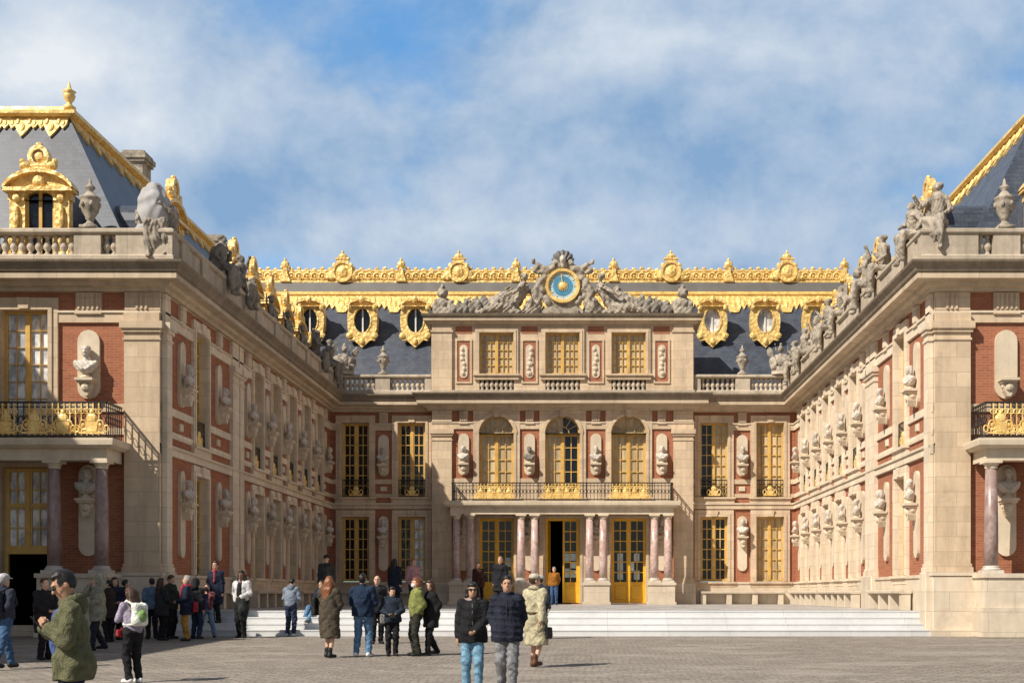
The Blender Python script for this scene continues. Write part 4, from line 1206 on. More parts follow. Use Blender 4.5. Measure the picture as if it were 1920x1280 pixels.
def seated_mesh(var, mat, h=.026):
    """a seated draped figure, facing -y, the seat at z = 0, the legs hanging in front of it; about 1.5 m from seat to crown"""
    s = Sdf(); q = 1 if var % 2 == 0 else -1
    s.ell((0,.05,.16),(.30,.26,.22),.08)
    s.chain([(0,.05,.2),(q*.04,.02,.62),(q*.02,-.02,.92)],[.24,.21,.24],.08)
    s.cone((-.24,-.02,.92),(.24,-.02,.92),.10,.10,.06)
    s.cone((0,-.02,.95),(q*.03,-.05,1.14),.085,.075,.04)
    s.ell((q*.04,-.07,1.27),(.11,.135,.155),.03); s.cone((q*.05,-.18,1.24),(q*.055,-.215,1.23),.025,.028,.02); s.ell((q*.04,-.02,1.34),(.135,.14,.11),.03)
    # legs: thighs forward, shins down
    s.chain([(-.15,0,.14),(-.2,-.5,.16),(-.22,-.46,-.35),(-.2,-.52,-.78),(-.2,-.66,-.82)],[.17,.14,.11,.075,.06],.05)
    s.chain([(.15,0,.14),(.22,-.48,.2),(.26,-.58,-.3),(.24,-.5,-.7),(.26,-.64,-.74)],[.17,.14,.11,.075,.06],.05)
    # arms
    if var == 0:
        s.chain([(-.28,-.02,.9),(-.52,-.12,.72),(-.62,-.34,.98)],[.095,.075,.05],.04); s.ell((-.64,-.38,1.02),(.06,.06,.07),.02)
        s.chain([(.28,-.02,.9),(.42,.0,.56),(.3,-.3,.38)],[.095,.075,.055],.04)
    elif var == 1:
        s.chain([(.28,-.02,.9),(.55,.02,1.1),(.6,-.1,1.45)],[.095,.075,.05],.04); s.ell((.6,-.12,1.52),(.07,.06,.08),.02)
        s.chain([(-.28,-.02,.9),(-.42,-.1,.55),(-.2,-.36,.42)],[.095,.075,.055],.04)
        s.ell((-.42,-.2,.3),(.3,.1,.36),.03)
    elif var == 2:
        s.chain([(-.28,-.02,.9),(-.46,.05,.58),(-.5,-.2,.3)],[.095,.08,.055],.04)
        s.chain([(.28,-.02,.9),(.4,-.22,.62),(.12,-.34,.82)],[.095,.08,.055],.04)
        s.ell((.5,.05,.45),(.18,.22,.45),.06)
    else:
        s.chain([(-.28,-.02,.9),(-.5,-.1,.7),(-.34,-.4,.55)],[.095,.08,.055],.04)
        s.chain([(.28,-.02,.9),(.5,.1,.62),(.55,-.12,.3)],[.095,.08,.055],.04)
        s.ell((0,.15,1.1),(.4,.1,.45),.05)
    # drapery over the lap, falling between the legs and down the back
    s.ell((0,-.28,.16),(.36,.30,.14),.06)
    s.chain([(0,-.5,.1),(.02,-.5,-.3),(-.02,-.46,-.6)],[.16,.15,.1],.08)
    s.chain([(-q*.3,.15,.8),(-q*.36,.2,.3),(-q*.34,.2,.0)],[.12,.16,.14],.08)
    base = s.disp
    def folds(X, Y, Z):
        a = np.sin(X*26 + 3*np.sin(Z*6+var) + var)*np.sin(Y*17+Z*9+var)
        return (.016*a + .010*np.sin(X*47+Z*31)*np.sin(Y*39+var) + np.where(Z < .85, .022, .006)*np.abs(np.sin(X*31+2.5*np.sin(Z*5+var)+Y*12)) - .012).astype(np.float32)
    s.disp = folds
    return s.mesh('figure', mat, h)
def trophy_mesh(var, mat, h=.028):
    """a stone trophy: cuirass, shields, helmet and flags piled on a block, base at z = 0"""
    s = Sdf()
    s.box((0,.05,.1),(.42,.28,.12),.05,.04)
    s.ell((0,0,.52),(.28,.22,.36),.05); s.cone((-.22,0,.75),(.22,0,.75),.1,.1,.05)
    s.ell((0,-.02,1.08),(.14,.17,.17),.03); s.ell((0,.05,1.28),(.05,.2,.12),.03)
    for q in (-1,1):
        s.ell((q*.36,-.12,.42),(.24,.07,.34),.03,rotm(0,q*.35,q*.5))
        s.cone((q*.2,.1,.3),(q*.62,.16,1.25),.03,.03,.01); s.ell((q*.58,.14,1.0),(.16,.05,.26),.03,rotm(0,q*.4,0))
        s.cone((q*.15,.12,.3),(q*.36,.2,1.45),.028,.02,.01)
        s.ell((q*.3,-.22,.2),(.15,.12,.14),.04)
    def d(X,Y,Z): return (.022*np.sin(X*21+var)*np.sin(Y*19+1)*np.sin(Z*17+var) + .012*np.sin(X*43)*np.sin(Z*39+Y*20)).astype(np.float32)
    s.disp = d
    return s.mesh('trophy', mat, h)
seat_me = [seated_mesh(v, M['statue']) for v in range(4)]
tro_me = [trophy_mesh(v, M['statue']) for v in range(2)]
plinth_me = MB().box(-.4,.4,-.26,.3,-.0,.14).mesh('plinth', M['balus'])
def statue(W, me, name, label, mat=None, group='weathered stone statues on the wing parapets', block=True):
    r = link(name, None, W); r.empty_display_size = .3
    tag(r, label, 'statue' if name == 'statue' else 'sculpture', group)
    if mat:
        k = (me.name, mat)
        if k not in _pane_var:
            c = me.copy(); c.materials[0] = M[mat]; _pane_var[k] = c
        me = _pane_var[k]
    link('figure' if name == 'statue' else 'trophy', me, W @ Matrix.Translation((0,0,.14 if block else 0)), r)
    if block: link('plinth', plinth_me, W, r)
    return r
ordn = ['second','third','fourth','fifth','sixth','seventh','eighth','ninth','last']
ylist = [36.95, 40.6, 42.9] + [44.53+2.63*k for k in range(6)]
for s in (-1, 1):
    side = 'left' if s < 0 else 'right'
    for i, y in enumerate(ylist):
        W = TR(s*(XW-.22), y, 10.68, R(90)*(1 if s < 0 else -1)+R(rnd.uniform(-14,14)), (.86 if i else .80)*rnd.uniform(.94,1.05))
        kind = (0,2,1,3,0,2,1,3,0)[i] if s < 0 else (3,0,1,2,3,0,2,1,0)[i]
        if s < 0 and i == 0: continue
        if s < 0 and 3 <= i <= 6:
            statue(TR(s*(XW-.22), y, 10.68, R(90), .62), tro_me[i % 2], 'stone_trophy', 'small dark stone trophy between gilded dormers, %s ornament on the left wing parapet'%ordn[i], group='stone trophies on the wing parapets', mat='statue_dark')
        elif i in (3,6):
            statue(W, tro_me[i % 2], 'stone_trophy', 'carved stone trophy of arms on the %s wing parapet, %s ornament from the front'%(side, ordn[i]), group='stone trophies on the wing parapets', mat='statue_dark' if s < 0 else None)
        else:
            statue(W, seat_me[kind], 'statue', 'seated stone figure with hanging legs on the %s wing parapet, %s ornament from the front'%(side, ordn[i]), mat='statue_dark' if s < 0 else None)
    # end statue at the inner corner of the back balustrade
statue(TR(-10.15, YB-.45, 10.68, R(25), .95), tro_me[0], 'stone_trophy', 'stone trophy at the inner left corner where the back balustrade begins', group='stone trophies on the wing parapets')
statue(TR(10.15, YB-.45, 10.68, R(-25), .95), tro_me[1], 'stone_trophy', 'stone trophy at the inner right corner where the back balustrade ends', group='stone trophies on the wing parapets')
# the big corner figures of the pavilions
statue(TR(XW+.12, YF+.02, 10.66, R(-32), .90), seat_me[0], 'statue', 'large pale seated figure with a raised arm on the front corner of the right pavilion', group='pavilion corner statues')
r = empty('statue', (-XW-.2, YF+.05, 10.68), R(20), 'seated corner statue of the left pavilion wrapped in a pale domed protective cover', 'statue', 'pavilion corner statues')
link('figure', seat_me[2], WM[r] @ Matrix.Scale(.95,4), r)
s = Sdf(); s.ell((-.02,.04,.58),(.46,.38,.84),.05); s.ell((-.02,.02,1.15),(.2,.22,.3),.06); s.ell((0,-.06,.02),(.55,.46,.2),.08)
s.ell((0,-.44,.60),(.26,.12,.46),.08,sign=-1); s.ell((0,-.22,.95),(.16,.17,.2),.05); s.ell((0,-.2,.55),(.26,.17,.34),.08)
s.disp = lambda X,Y,Z: (.02*np.sin(X*14+Z*5)*np.sin(Z*9+Y*11)+.035*np.abs(np.sin(X*11+2*np.sin(Z*4)+Y*9))-.02).astype(np.float32)
s.cut(lambda X,Y,Z: -.1-Z+0*X)
link('protective_cover', s.mesh('cover', M['wrap'], .04), WM[r], r)
# urns
urn_me = MB()
urn_me.box(-.24,.24,-.24,.24,0,.10)
urn_me.lathe([(.19,.10),(.20,.14),(.10,.22),(.09,.28),(.14,.32),(.13,.36),(.24,.55),(.285,.78),(.26,.86),(.30,.90),(.30,.95),(.20,1.0),(.12,1.1),(.07,1.16),(.14,1.22),(.15,1.27),(.06,1.34),(.05,1.42),(.015,1.52)],0,0,16)
for k in range(6):
    a = 2*math.pi*k/6; urn_me.ball((.26*math.cos(a),.26*math.sin(a),.72),(.07,.07,.1),6,5)
urn_me = urn_me.mesh('urn', M['statue'], True)
for x, y, z, sc, lab in ((-12.82,YF-.24,10.68,.95,'carved stone urn on the front balustrade of the left pavilion'),(12.82,YF-.24,10.68,.95,'carved stone urn on the front balustrade of the right pavilion'),
                         (-8.38,YB-.24,10.68,.92,'stone urn on the back balustrade left of the clock front'),(8.38,YB-.24,10.68,.92,'stone urn on the back balustrade right of the clock front')):
    o = link('stone_urn', urn_me, TR(x,y,z,0,sc)); tag(o, lab, 'urn', 'stone urns on the balustrades')
# ---------------------------------------------------------------- the clock and its figures on the attic
zc = 14.87; yk = YC+.42
ck = empty('clock', (0,yk,13.42), 0, 'round blue clock in a gilded ring framed by carved stone above the central front', 'clock')
def disc(m, r0, r1, y0, y1, n=32):
    a = [(r1*math.cos(2*math.pi*i/n), zc+r1*math.sin(2*math.pi*i/n)) for i in range(n)]
    b = [(r0*math.cos(2*math.pi*i/n), zc+r0*math.sin(2*math.pi*i/n)) for i in range(n)]
    m.ring(a, b, y0, y1)
Tk = Matrix.Translation((0,yk,0))
m = MB(Tk); m.prism([(-.95,13.42),(.95,13.42),(.95,13.75),(.72,13.95),(1.02,14.5),(1.02,15.3),(.7,15.85),(0,16.05),(-.7,15.85),(-1.02,15.3),(-1.02,14.5),(-.72,13.95),(-.95,13.75)],.02,.5)
m.box(-.72,.72,-.12,.05,13.42,13.8)
m.build('clock_case', M['statue'], ck)
m = MB(Tk); disc(m,.68,.80,-.14,.06); disc(m,.64,.70,-.10,.04); m.build('gilded_ring', M['goldsmooth'], ck)
m = MB(Tk); disc(m,.44,.67,-.03,.03); m.build('hour_ring', M['paleblue'], ck)
dl = MB(Tk); n=32; dl.prism([(.46*math.cos(2*math.pi*i/n), zc+.46*math.sin(2*math.pi*i/n)) for i in range(n)],-.045,.03); dl = dl.build('dial', M['blue'], ck)
m = MB(Tk)
for i in range(12):
    a = 2*math.pi*i/12; m.box(-.016,.016,-.05,-.028,.49,.63,M=Tk @ Matrix.Translation((0,0,zc)) @ Matrix.Rotation(a,4,'Y'))
m.build('hour_marks', M['goldsmooth'], ck)
m = MB(Tk); m.ball((0,-.07,zc),(.17,.06,.17),14,8)
for i in range(16):
    a = 2*math.pi*i/16; m.prism([(-.04,.14),(.04,.14),(0,.27)],-.07,-.05,M=Tk @ Matrix.Translation((0,0,zc)) @ Matrix.Rotation(a,4,'Y'))
m.build('sun_face', M['goldsmooth'], ck)
m = MB(Tk); m.prism([(-.03,0),(.03,0),(.008,.58),(-.008,.58)],-.1,-.085,M=Tk @ Matrix.Translation((0,0,zc)) @ Matrix.Rotation(R(-8),4,'Y')); m.build('hand', M['goldsmooth'], ck)
# carved frame round the clock with a head under a dark shell
s = Sdf()
for i in range(30):
    a = 2*math.pi*i/30
    if -2.3 < (a if a < math.pi else a-2*math.pi) < -.85: continue
    rr = 1.05+.1*math.sin(i*2.3); s.ell((rr*math.cos(a),.05,zc+rr*math.sin(a)),(.17,.15,.17),.05)
for q in (-1,1):
    s.chain([(q*.9,.05,15.7),(q*1.15,.05,15.85),(q*1.3,.05,15.6),(q*1.12,.0,15.5)],[.14,.13,.12,.09],.04)
    s.chain([(q*1.05,.05,15.1),(q*1.3,.05,14.6),(q*1.15,.05,14.1),(q*1.35,.0,13.7)],[.16,.17,.15,.16],.05)
    s.cone((q*.8,.1,15.6),(q*1.42,.15,16.05),.05,.05,.03); s.ell((q*1.38,.12,16.05),(.1,.08,.14),.03)
s.disp = lambda X,Y,Z: (.03*np.sin(X*17)*np.sin(Z*15+1)*np.sin(Y*20)+.012*np.sin(X*39+Z*33)).astype(np.float32)
link('carved_frame', s.mesh('frame', M['statue'], .035), Tk, ck)
s = Sdf(); s.ell((0,.1,16.12),(.52,.16,.46),.03); s.disp = lambda X,Y,Z: (.03*np.cos(np.arctan2(Z-15.85,X)*18)).astype(np.float32)*np.ones_like(Y,dtype=np.float32)
link('shell', s.mesh('shell', M['lead'], .04), Tk, ck)
s = Sdf(); s.ell((0,-.1,16.1),(.15,.15,.2),.03); s.cone((0,-.05,15.8),(0,-.08,16),.1,.1,.04); s.cone((0,-.24,16.06),(0,-.27,16.05),.03,.03,.02)
link('mask', s.mesh('mask', M['bust'], .03), Tk, ck)
def reclining(q):
    """half-lying figure with the head towards the clock; q = -1 left of the clock, +1 right"""
    s = Sdf(); z = 13.42
    P = lambda x, y, zz: (q*x, y, z+zz)
    s.chain([P(2.35,.15,.55),P(2.0,.12,1.0),P(1.85,.08,1.4)],[.30,.24,.27],.08)
    s.cone(P(1.9,-.2,1.42),P(1.75,.32,1.42),.12,.12,.06)
    s.cone(P(1.82,.05,1.5),P(1.78,.0,1.72),.1,.09,.04); s.ell(P(1.78,-.02,1.86),(.14,.16,.19),.03); s.ell(P(1.8,.03,1.94),(.16,.16,.13),.03); s.cone(P(1.74,-.17,1.84),P(1.73,-.21,1.83),.03,.03,.02)
    s.chain([P(2.4,.1,.5),P(3.0,-.1,.75),P(3.6,-.15,.35),P(3.78,-.2,.18)],[.26,.2,.14,.1],.06)
    s.chain([P(2.4,.0,.42),P(3.1,-.25,.42),P(3.75,-.25,.22),P(4.0,-.28,.14)],[.25,.2,.13,.1],.06)
    s.chain([P(1.9,-.2,1.4),P(2.25,-.4,1.1),P(2.6,-.45,.95)],[.12,.1,.07],.04); s.ell(P(2.66,-.46,.93),(.08,.07,.07),.03)
    s.chain([P(1.75,.3,1.4),P(1.42,.2,1.15),P(1.25,.05,.9)],[.12,.1,.07],.04)
    s.chain([P(2.3,.2,.95),P(2.8,.2,.95),P(3.3,.1,.75)],[.24,.28,.24],.08); s.ell(P(2.55,.25,1.25),(.22,.16,.3),.06); s.chain([P(1.3,.15,1.25),P(1.25,.15,.6),P(1.4,.1,.1)],[.2,.26,.3],.06); s.chain([P(3.2,.2,.6),P(3.7,.2,.55),P(4.1,.15,.5)],[.24,.22,.2],.06)
    s.ell(P(2.7,.1,.2),(1.1,.4,.24),.08); s.ell(P(1.5,.1,.35),(.4,.35,.4),.1); s.chain([P(1.35,0,.3),P(1.5,-.2,.7)],[.25,.16],.06)
    s.disp = lambda X,Y,Z: (.03*np.sin(X*19+4*np.sin(Z*4))*np.sin(Z*13+Y*9)+.016*np.sin(X*41)*np.sin(Z*37+Y*31)+.04*np.abs(np.sin(X*14*q+Z*11+2*np.sin(Z*6)))-.02).astype(np.float32)
    r = empty('statue', (q*2.5,yk,13.42), 0, 'reclining stone figure leaning towards the clock from the %s'%('left' if q < 0 else 'right'), 'statue', 'stone figures beside the clock')
    link('figure', s.mesh('figure', M['statue'], .032), Tk, r)
def armour_heap(q):
    s = Sdf(); z = 13.42; P = lambda x, y, zz: (q*x, y, z+zz)
    rr = random.Random(3 if q > 0 else 5)
    for i in range(15):
        x = 3.6+i*.115; hgt = .86 - .022*i + .16*math.sin(i*1.9)
        s.ell(P(x,rr.uniform(-.15,.2),hgt*.55),(rr.uniform(.13,.22),.2,hgt*.55),.04)
    s.cone(P(3.5,.1,.5),P(4.4,.1,.95),.035,.03,.01); s.cone(P(4.9,.1,.1),P(4.2,.15,.9),.03,.03,.01)
    s.ell(P(4.25,-.2,.4),(.28,.1,.28),.03); s.ell(P(4.85,-.2,.3),(.24,.12,.22),.03)
    s.disp = lambda X,Y,Z: (.03*np.sin(X*23)*np.sin(Z*19+Y*9)+.014*np.sin(X*47)*np.sin(Z*41)).astype(np.float32)
    r = empty('stone_trophy', (q*4.4,yk,13.42), 0, 'low heap of carved stone arms on the attic, %s of the clock'%('left' if q < 0 else 'right'), 'sculpture', 'stone arms on the attic cornice')
    link('trophy', s.mesh('trophy', M['statue_dark'], .032), Tk, r)
    s = Sdf(); c = 5.62
    s.box(P(c,.05,.2),(.42,.34,.2),.05,.03); s.ell(P(c,0,.62),(.33,.28,.3),.06)
    s.cone(P(c-.3,0,.75),P(c+.3,0,.75),.1,.1,.05); s.ell(P(c,-.02,1.12),(.25,.27,.27),.03); s.ell(P(c,.05,1.38),(.1,.3,.17),.04); s.ell(P(c-q*.0,-.22,1.02),(.14,.1,.12),.03)
    for t in (-1,1): s.ell((q*c+t*.34,-.12,z+.42),(.15,.13,.3),.04)
    s.disp = lambda X,Y,Z: (.022*np.sin(X*23)*np.sin(Z*21+Y*9)+.012*np.sin(X*47)*np.sin(Z*41)).astype(np.float32)
    r = empty('stone_trophy', (q*c,yk,13.42), 0, 'stone helmet and cuirass at the %s end of the attic cornice'%('left' if q < 0 else 'right'), 'sculpture', 'stone arms on the attic cornice')
    link('trophy', s.mesh('trophy', M['statue'], .04), Tk, r)
for q in (-1,1): reclining(q); armour_heap(q)
# ================================================================ people
def ik(a, c, l1, l2, pole):
    a, c, pole = Vector(a), Vector(c), Vector(pole)
    d = c-a; L = min(d.length, (l1+l2)*.999); d.normalize()
    x = (l1*l1 - l2*l2 + L*L)/(2*L); h = math.sqrt(max(0, l1*l1 - x*x))
    p = (pole - d*pole.dot(d)).normalized()
    return a + d*x + p*h, a + d*L
NV = lambda v: np.array(v, float)
def hand_sdf(s, wr, dirv, side, palm, curl=.5, sc=1.0):
    """palm and five fingers at the wrist wr, pointing along dirv; palm = the direction the palm faces"""
    f = Vector(dirv).normalized(); n_ = Vector(palm); n_ = (n_ - f*n_.dot(f)).normalized(); x = f.cross(n_)*side
    W_ = Vector(wr)
    def P(a, b, c): return tuple(W_ + (f*a + x*b + n_*c)*sc)
    s.cone(P(0,0,0), P(.035,0,.0), .026*sc, .03*sc, .02)
    for i, b in enumerate((-.030,-.010,.010,.029)): s.cone(P(.02,b*.7,0), P(.088,b,.004), .017*sc, .013*sc, .012)
    ln = (.062,.075,.07,.054)
    for i, b in enumerate((.030,.010,-.010,-.029)):
        c = curl*(1+.12*i); l = ln[i]
        a1 = (.088,b,.004); a2 = (.088+l*.55*math.cos(c), b*1.1, .004+l*.55*math.sin(c)); a3 = (a2[0]+l*.5*math.cos(c*2), b*1.12, a2[2]+l*.5*math.sin(c*2))
        s.chain([P(*a1),P(*a2),P(*a3)],[.0105*sc,.0095*sc,.008*sc],.005)
    s.chain([P(.025,.028,.008),P(.06,.058,.018),P(.09,.060,.032)],[.015*sc,.012*sc,.009*sc],.008)
def folds(amp, k, seed):
    def d(X, Y, Z): return (amp*np.sin(Z*k + 2.2*np.sin(X*9+seed) + 1.7*np.sin(Y*11+seed*2))*np.sin(X*13+Y*15+seed+Z*4)).astype(np.float32)
    return d
PCOUNT = [0]
def person(label, x, y, z, face, H=1.72, top=None, legs=None, shoes=(.02,.02,.02), hair=('black','short'), skin='light', armL='down', armR='down',
           stride=0.0, lean=0.0, head=(0,0), res=.016, bare=False, hood=None, scarf=None, wide=1.0, feet=.1, seated=False, eyes=False, group='visitors in the courtyard', collar=None, vest=None, hat=None, mask=None, zipper=None):
    """top = (kind, colour, hem height); legs = colour or None for bare; face: degrees, 0 = towards the camera, 90 = to the right"""
    k = H/1.75; rz = R(face)
    W = Matrix.Translation((x,y,z)) @ Matrix.Rotation(rz,4,'Z')
    root = link('person', None, W); root.empty_display_size = .3
    tag(root, label, 'person', group)
    PCOUNT[0] += 1; seed = PCOUNT[0]*1.37
    S = lambda p: (p[0]*k, p[1]*k, p[2]*k)
    hz = .93 if not seated else .10
    hip = {q: Vector((q*.09, 0, hz)) for q in (-1,1)}
    ank = {}; knee = {}
    for q in (-1,1):
        if seated:
            t = Vector((q*.12, -.74 if q > 0 else -.66, -.27)); knee[q], ank[q] = ik(hip[q], t, .44, .43, (q*.1,-.4,1)); 
        else:
            t = Vector((q*feet, -q*stride*.5 + .02, .085 + (.04 if stride*q < -.2 else 0))); knee[q], ank[q] = ik(hip[q], t, .435, .425, (q*.06,-1,0))
    cl, sl = math.cos(R(lean)), math.sin(R(lean))
    def up(p):      # bend the trunk forward about the hips
        dz = p[2]-.93; return Vector((p[0], p[1]*cl - dz*sl, hz + dz*cl + p[1]*sl))
    pel, chest, neck = up((0,.0,.98)), up((0,0,1.30)), up((0,.012,1.49))
    sh = {q: up((q*.175*wide, .01, 1.425)) for q in (-1,1)}
    # head frame
    yaw, pit = R(head[0]), R(head[1])
    Hr = Matrix.Rotation(yaw,3,'Z') @ Matrix.Rotation(R(lean*.5)+pit,3,'X')
    hc = neck + Vector((0,-sl*.05-.012,.155*1.0)) + Vector((0,-math.sin(pit)*.05,-abs(math.sin(pit))*.02))
    HP = lambda a,b,c: tuple(hc + Hr @ Vector((a,b,c)))
    Hrot = [list(r) for r in Hr]
    tg = {'down':(.245,-.02,.83),'swingf':(.235,-.22,.86),'swingb':(.235,.16,.88),'pocket':(.15,-.03,.97),'phone':(.07,-.29,1.20),'hold':(.10,-.24,1.07),'cam':(.085,-.17,1.52),'ear':(.13,-.06,1.6),'out':(.3,-.32,1.2),'belly':(.06,-.2,1.0)}
    el = {}; wr = {}; hd = {}
    for q, a in ((-1,armR),(1,armL)):
        t = tg[a] if isinstance(a, str) else a
        t = up((q*t[0], t[1], t[2])) if a not in ('down','swingf','swingb') else Vector((q*t[0], t[1]-sl*.25, t[2]+hz-.93))
        pole = (q*.5,.8,-.5) if a in ('down','pocket','swingb','swingf') else (q*.75,.25,-1)
        el[q], wr[q] = ik(sh[q], t, .285, .255, pole)
        hd[q] = (wr[q]-el[q]).normalized()
    T = lambda v: tuple(Vector(v)*k)
    # ---- body: one continuous surface
    s = Sdf()
    s.chain([T(pel),T(up((0,0,1.12))),T(chest)],[.125*k,.115*k,.13*k],.05)
    s.cone(T(sh[-1]),T(sh[1]),.055*k,.055*k,.05)
    s.cone(T(neck-Vector((0,0,.06))),T(neck+Vector((0,-.015,.1))),.06*k,.052*k,.03)
    s.ell(T(HP(0,.012,.02)),(.076*k,.094*k,.102*k),.02,Hrot)
    s.ell(T(HP(0,-.035,-.05)),(.058*k,.058*k,.07*k),.03,Hrot)            # jaw
    s.cone(T(HP(0,-.082,.022)),T(HP(0,-.108,-.016)),.010*k,.015*k,.012)      # nose
    s.ell(T(HP(0,-.082,.042)),(.05*k,.018*k,.012*k),.015,Hrot)           # brow
    s.ell(T(HP(0,-.083,-.05)),(.024*k,.014*k,.010*k),.008,Hrot)          # lips
    for q in (-1,1):
        s.ell(T(HP(q*.078,.012,.0)),(.012*k,.022*k,.032*k),.008,Hrot)
        s.ell(T(HP(q*.031,-.088,.020)),(.018*k,.012*k,.010*k),.008,Hrot,-1)
        s.chain([T(sh[q]),T(el[q]),T(wr[q])],[.05*k,.04*k,.027*k],.02)
        palm = Vector((-q,.2,0)) if abs(hd[q].z) > .7 else (Vector((-q*.5,.3,.6)))
        hand_sdf(s, Vector(wr[q])*k, hd[q], q, palm, .35 if (armL if q > 0 else armR) in ('down','swingf','swingb') else .75, k)
        s.chain([T(hip[q]),T(knee[q]),T(ank[q])],[.085*k,.056*k,.038*k],.03)
        s.cone(T(ank[q]+Vector((0,.01,-.03))),T(ank[q]+Vector((q*.02,-.11,-.050))),.03*k,.02*k,.02)
    body = link('body', s.mesh('body', SK[skin], min(res,.013)), W, root)
    # ---- trousers or tights
    if legs is not None:
        s = Sdf(); w2 = 1.12
        s.chain([T(hip[-1]+Vector((0,0,.04))),T(hip[1]+Vector((0,0,.04)))],[.105*k,.105*k],.03)
        s.cone(T(pel-Vector((0,-.03,.06))),T(pel+Vector((0,0,.06))),.125*k,.125*k,.05)
        for q in (-1,1): s.chain([T(hip[q]),T(knee[q]),T(ank[q]+Vector((0,0,.0)))],[.1*k*w2*.96,.072*k*w2,.058*k*w2],.025)
        s.disp = lambda X,Y,Z: (.008*np.sin(Z*34+2*np.sin(X*22+seed)+Y*14)*np.sin(Z*9+X*12+seed) + .004*np.sin(Z*71+X*35+Y*40)).astype(np.float32)
        if not seated: s.cut(lambda X,Y,Z: (.055*k) - Z)
        link('trousers', s.mesh('trousers', cloth(legs), res), W, root)
    # ---- shoes
    for q in (-1,1):
        s = Sdf(); a = ank[q]
        s.ell(T(a+Vector((0,.03,-.035))),(.05*k,.06*k,.055*k),.02); s.cone(T(a+Vector((0,0,-.04))),T(a+Vector((q*.03,-.15,-.052))),.05*k,.04*k,.03)
        if bare: s.cone(T(a),T(a+Vector((0,.01,.1))),.048*k,.05*k,.03)
        if not seated: s.cut(lambda X,Y,Z: .004-Z)
        link('shoe', s.mesh('shoe', cloth(shoes, .5, .1), min(res,.014)), W, root)
    # ---- top
    kind, colr, hem = top
    s = Sdf(); th = {'shirt':.012,'jacket':.026,'puffer':.03,'coat':.03}[kind]
    s.chain([T(up((0,.01,.98))),T(up((0,.01,1.14))),T(up((0,.0,1.32)))],[(.135+th)*k*wide,(.128+th)*k*wide,(.13+th)*k*wide],.05)
    for q in (-1,1): s.cone(T(up((q*.06,0,.98))),T(up((q*.075,0,1.34))),(.105+th)*k,(.095+th)*k,.05)
    s.cone(T(sh[-1]+Vector((0,0,-.01))),T(sh[1]+Vector((0,0,-.01))),(.058+th)*k,(.058+th)*k,.04)
    s.cone(T(up((0,.01,1.40))),T(up((0,.012,1.50))),(.085+th*.6)*k,(.062+th*.5)*k,.03)
    if hem < .88 and not seated:
        for q in (-1,1):
            b = hip[q] + (knee[q]-hip[q])*min(1,max(.0,(.93-hem)/.44)); b = Vector((b.x*1.05, b.y*.8, hem-.05))
            s.cone(T(hip[q]+Vector((0,0,.06))),T(b),(.12+th)*k,(.115+th+.02*(.9-hem))*k,.07)
        s.cone(T(pel),T((0,.02,hem-.05)),(.125+th)*k,(.12+th)*k,.08)
    hz_ = hem*k if not seated else (hz-.04)*k
    s.trim(lambda X,Y,Z: hz_ - Z + 0*X + 0*Y)
    if vest: s.trim(lambda X,Y,Z: np.minimum(.065*k-np.abs(X), -.03*k-Y) + 0*Z)
    sleeve = .97 if kind != 'shirt' else .45
    for q in (-1,1):
        e2 = el[q]; w2 = el[q]+(wr[q]-el[q])*sleeve
        s.chain([T(sh[q]),T(e2),T(w2)],[(.056+th)*k,(.046+th)*k,(.034+th)*k],.025)
    if kind == 'puffer': 
        s.disp = lambda X,Y,Z: (.012*np.abs(np.sin(Z*33/k+.4*np.sin(X*7)))-.008+ .004*np.sin(X*40+Y*31)).astype(np.float32)+0*Y.astype(np.float32)
    else:
        am = .012 if kind != 'shirt' else .006; f_ = folds(am, 19, seed)
        s.disp = lambda X,Y,Z: f_(X,Y,Z) + (am*.75*(np.abs(np.sin(Z*27+X*11+2.2*np.sin(Y*13+seed)+seed))-.6)*np.sin(X*17+Y*23+seed)).astype(np.float32)
    link({'shirt':'shirt','jacket':'jacket','puffer':'jacket','coat':'coat'}[kind], s.mesh('jacket', cloth(colr), res), W, root)
    if zipper:
        m = MB(W); m.tube([T(up((0,-(.133+th)+.004,max(hem,.9)+.03))),T(up((0,-(.128+th)+.008,1.12))),T(up((0,-(.136+th)+.004,1.30))),T(up((0,-(.095+th),1.43)))],.010*k,6); m.build('zip', M[zipper], root)
        for q in (-1,1):
            m = MB(W); m.tube([T(up((q*.115,-(.112+th),1.02))),T(up((q*.15,-(.085+th),.93)))],.007*k,5); m.build('pocket_seam', M[zipper], root)
    if vest:         # a shirt seen at the open front of the jacket
        s = Sdf(); s.chain([T(up((0,-.055,.93))),T(up((0,-.06,1.15))),T(up((0,-.05,1.36)))],[.10*k,.105*k,.095*k],.04); s.disp = folds(.006,20,seed); s.cut(lambda X,Y,Z: (hem+.015)*k-Z+0*X+0*Y)
        link('shirt', s.mesh('shirt', cloth(vest), res), W, root)
    if collar or hood:
        s = Sdf(); c_ = hood or collar
        r0 = .088 if hood else .075
        for i in range(10):
            a = 2*math.pi*i/10
            s.ell(T(neck+Vector((r0*math.sin(a), .02-r0*math.cos(a)*.8, (.02 if hood else .0)+.03*math.cos(a+math.pi)))),(.045*k,.04*k,.04*k),.03)
        if hood: s.ell(T(neck+Vector((0,.105,-.03))),(.10*k,.05*k,.085*k),.04)
        link('hood' if hood else 'collar', s.mesh('hood', cloth(c_), min(res,.014)), W, root)
    if scarf:
        s = Sdf()
        for i in range(12):
            a = 2*math.pi*i/12; s.ell(T(neck+Vector((.085*math.sin(a), .01-.075*math.cos(a), -.0+.01*math.sin(3*a)))),(.04*k,.036*k,.045*k),.03)
        s.chain([T(neck+Vector((.05,-.11,0))),T(neck+Vector((.07,-.17,-.3)))],[.045*k,.035*k],.03)
        link('scarf', s.mesh('scarf', cloth(scarf), min(res,.014)), W, root)
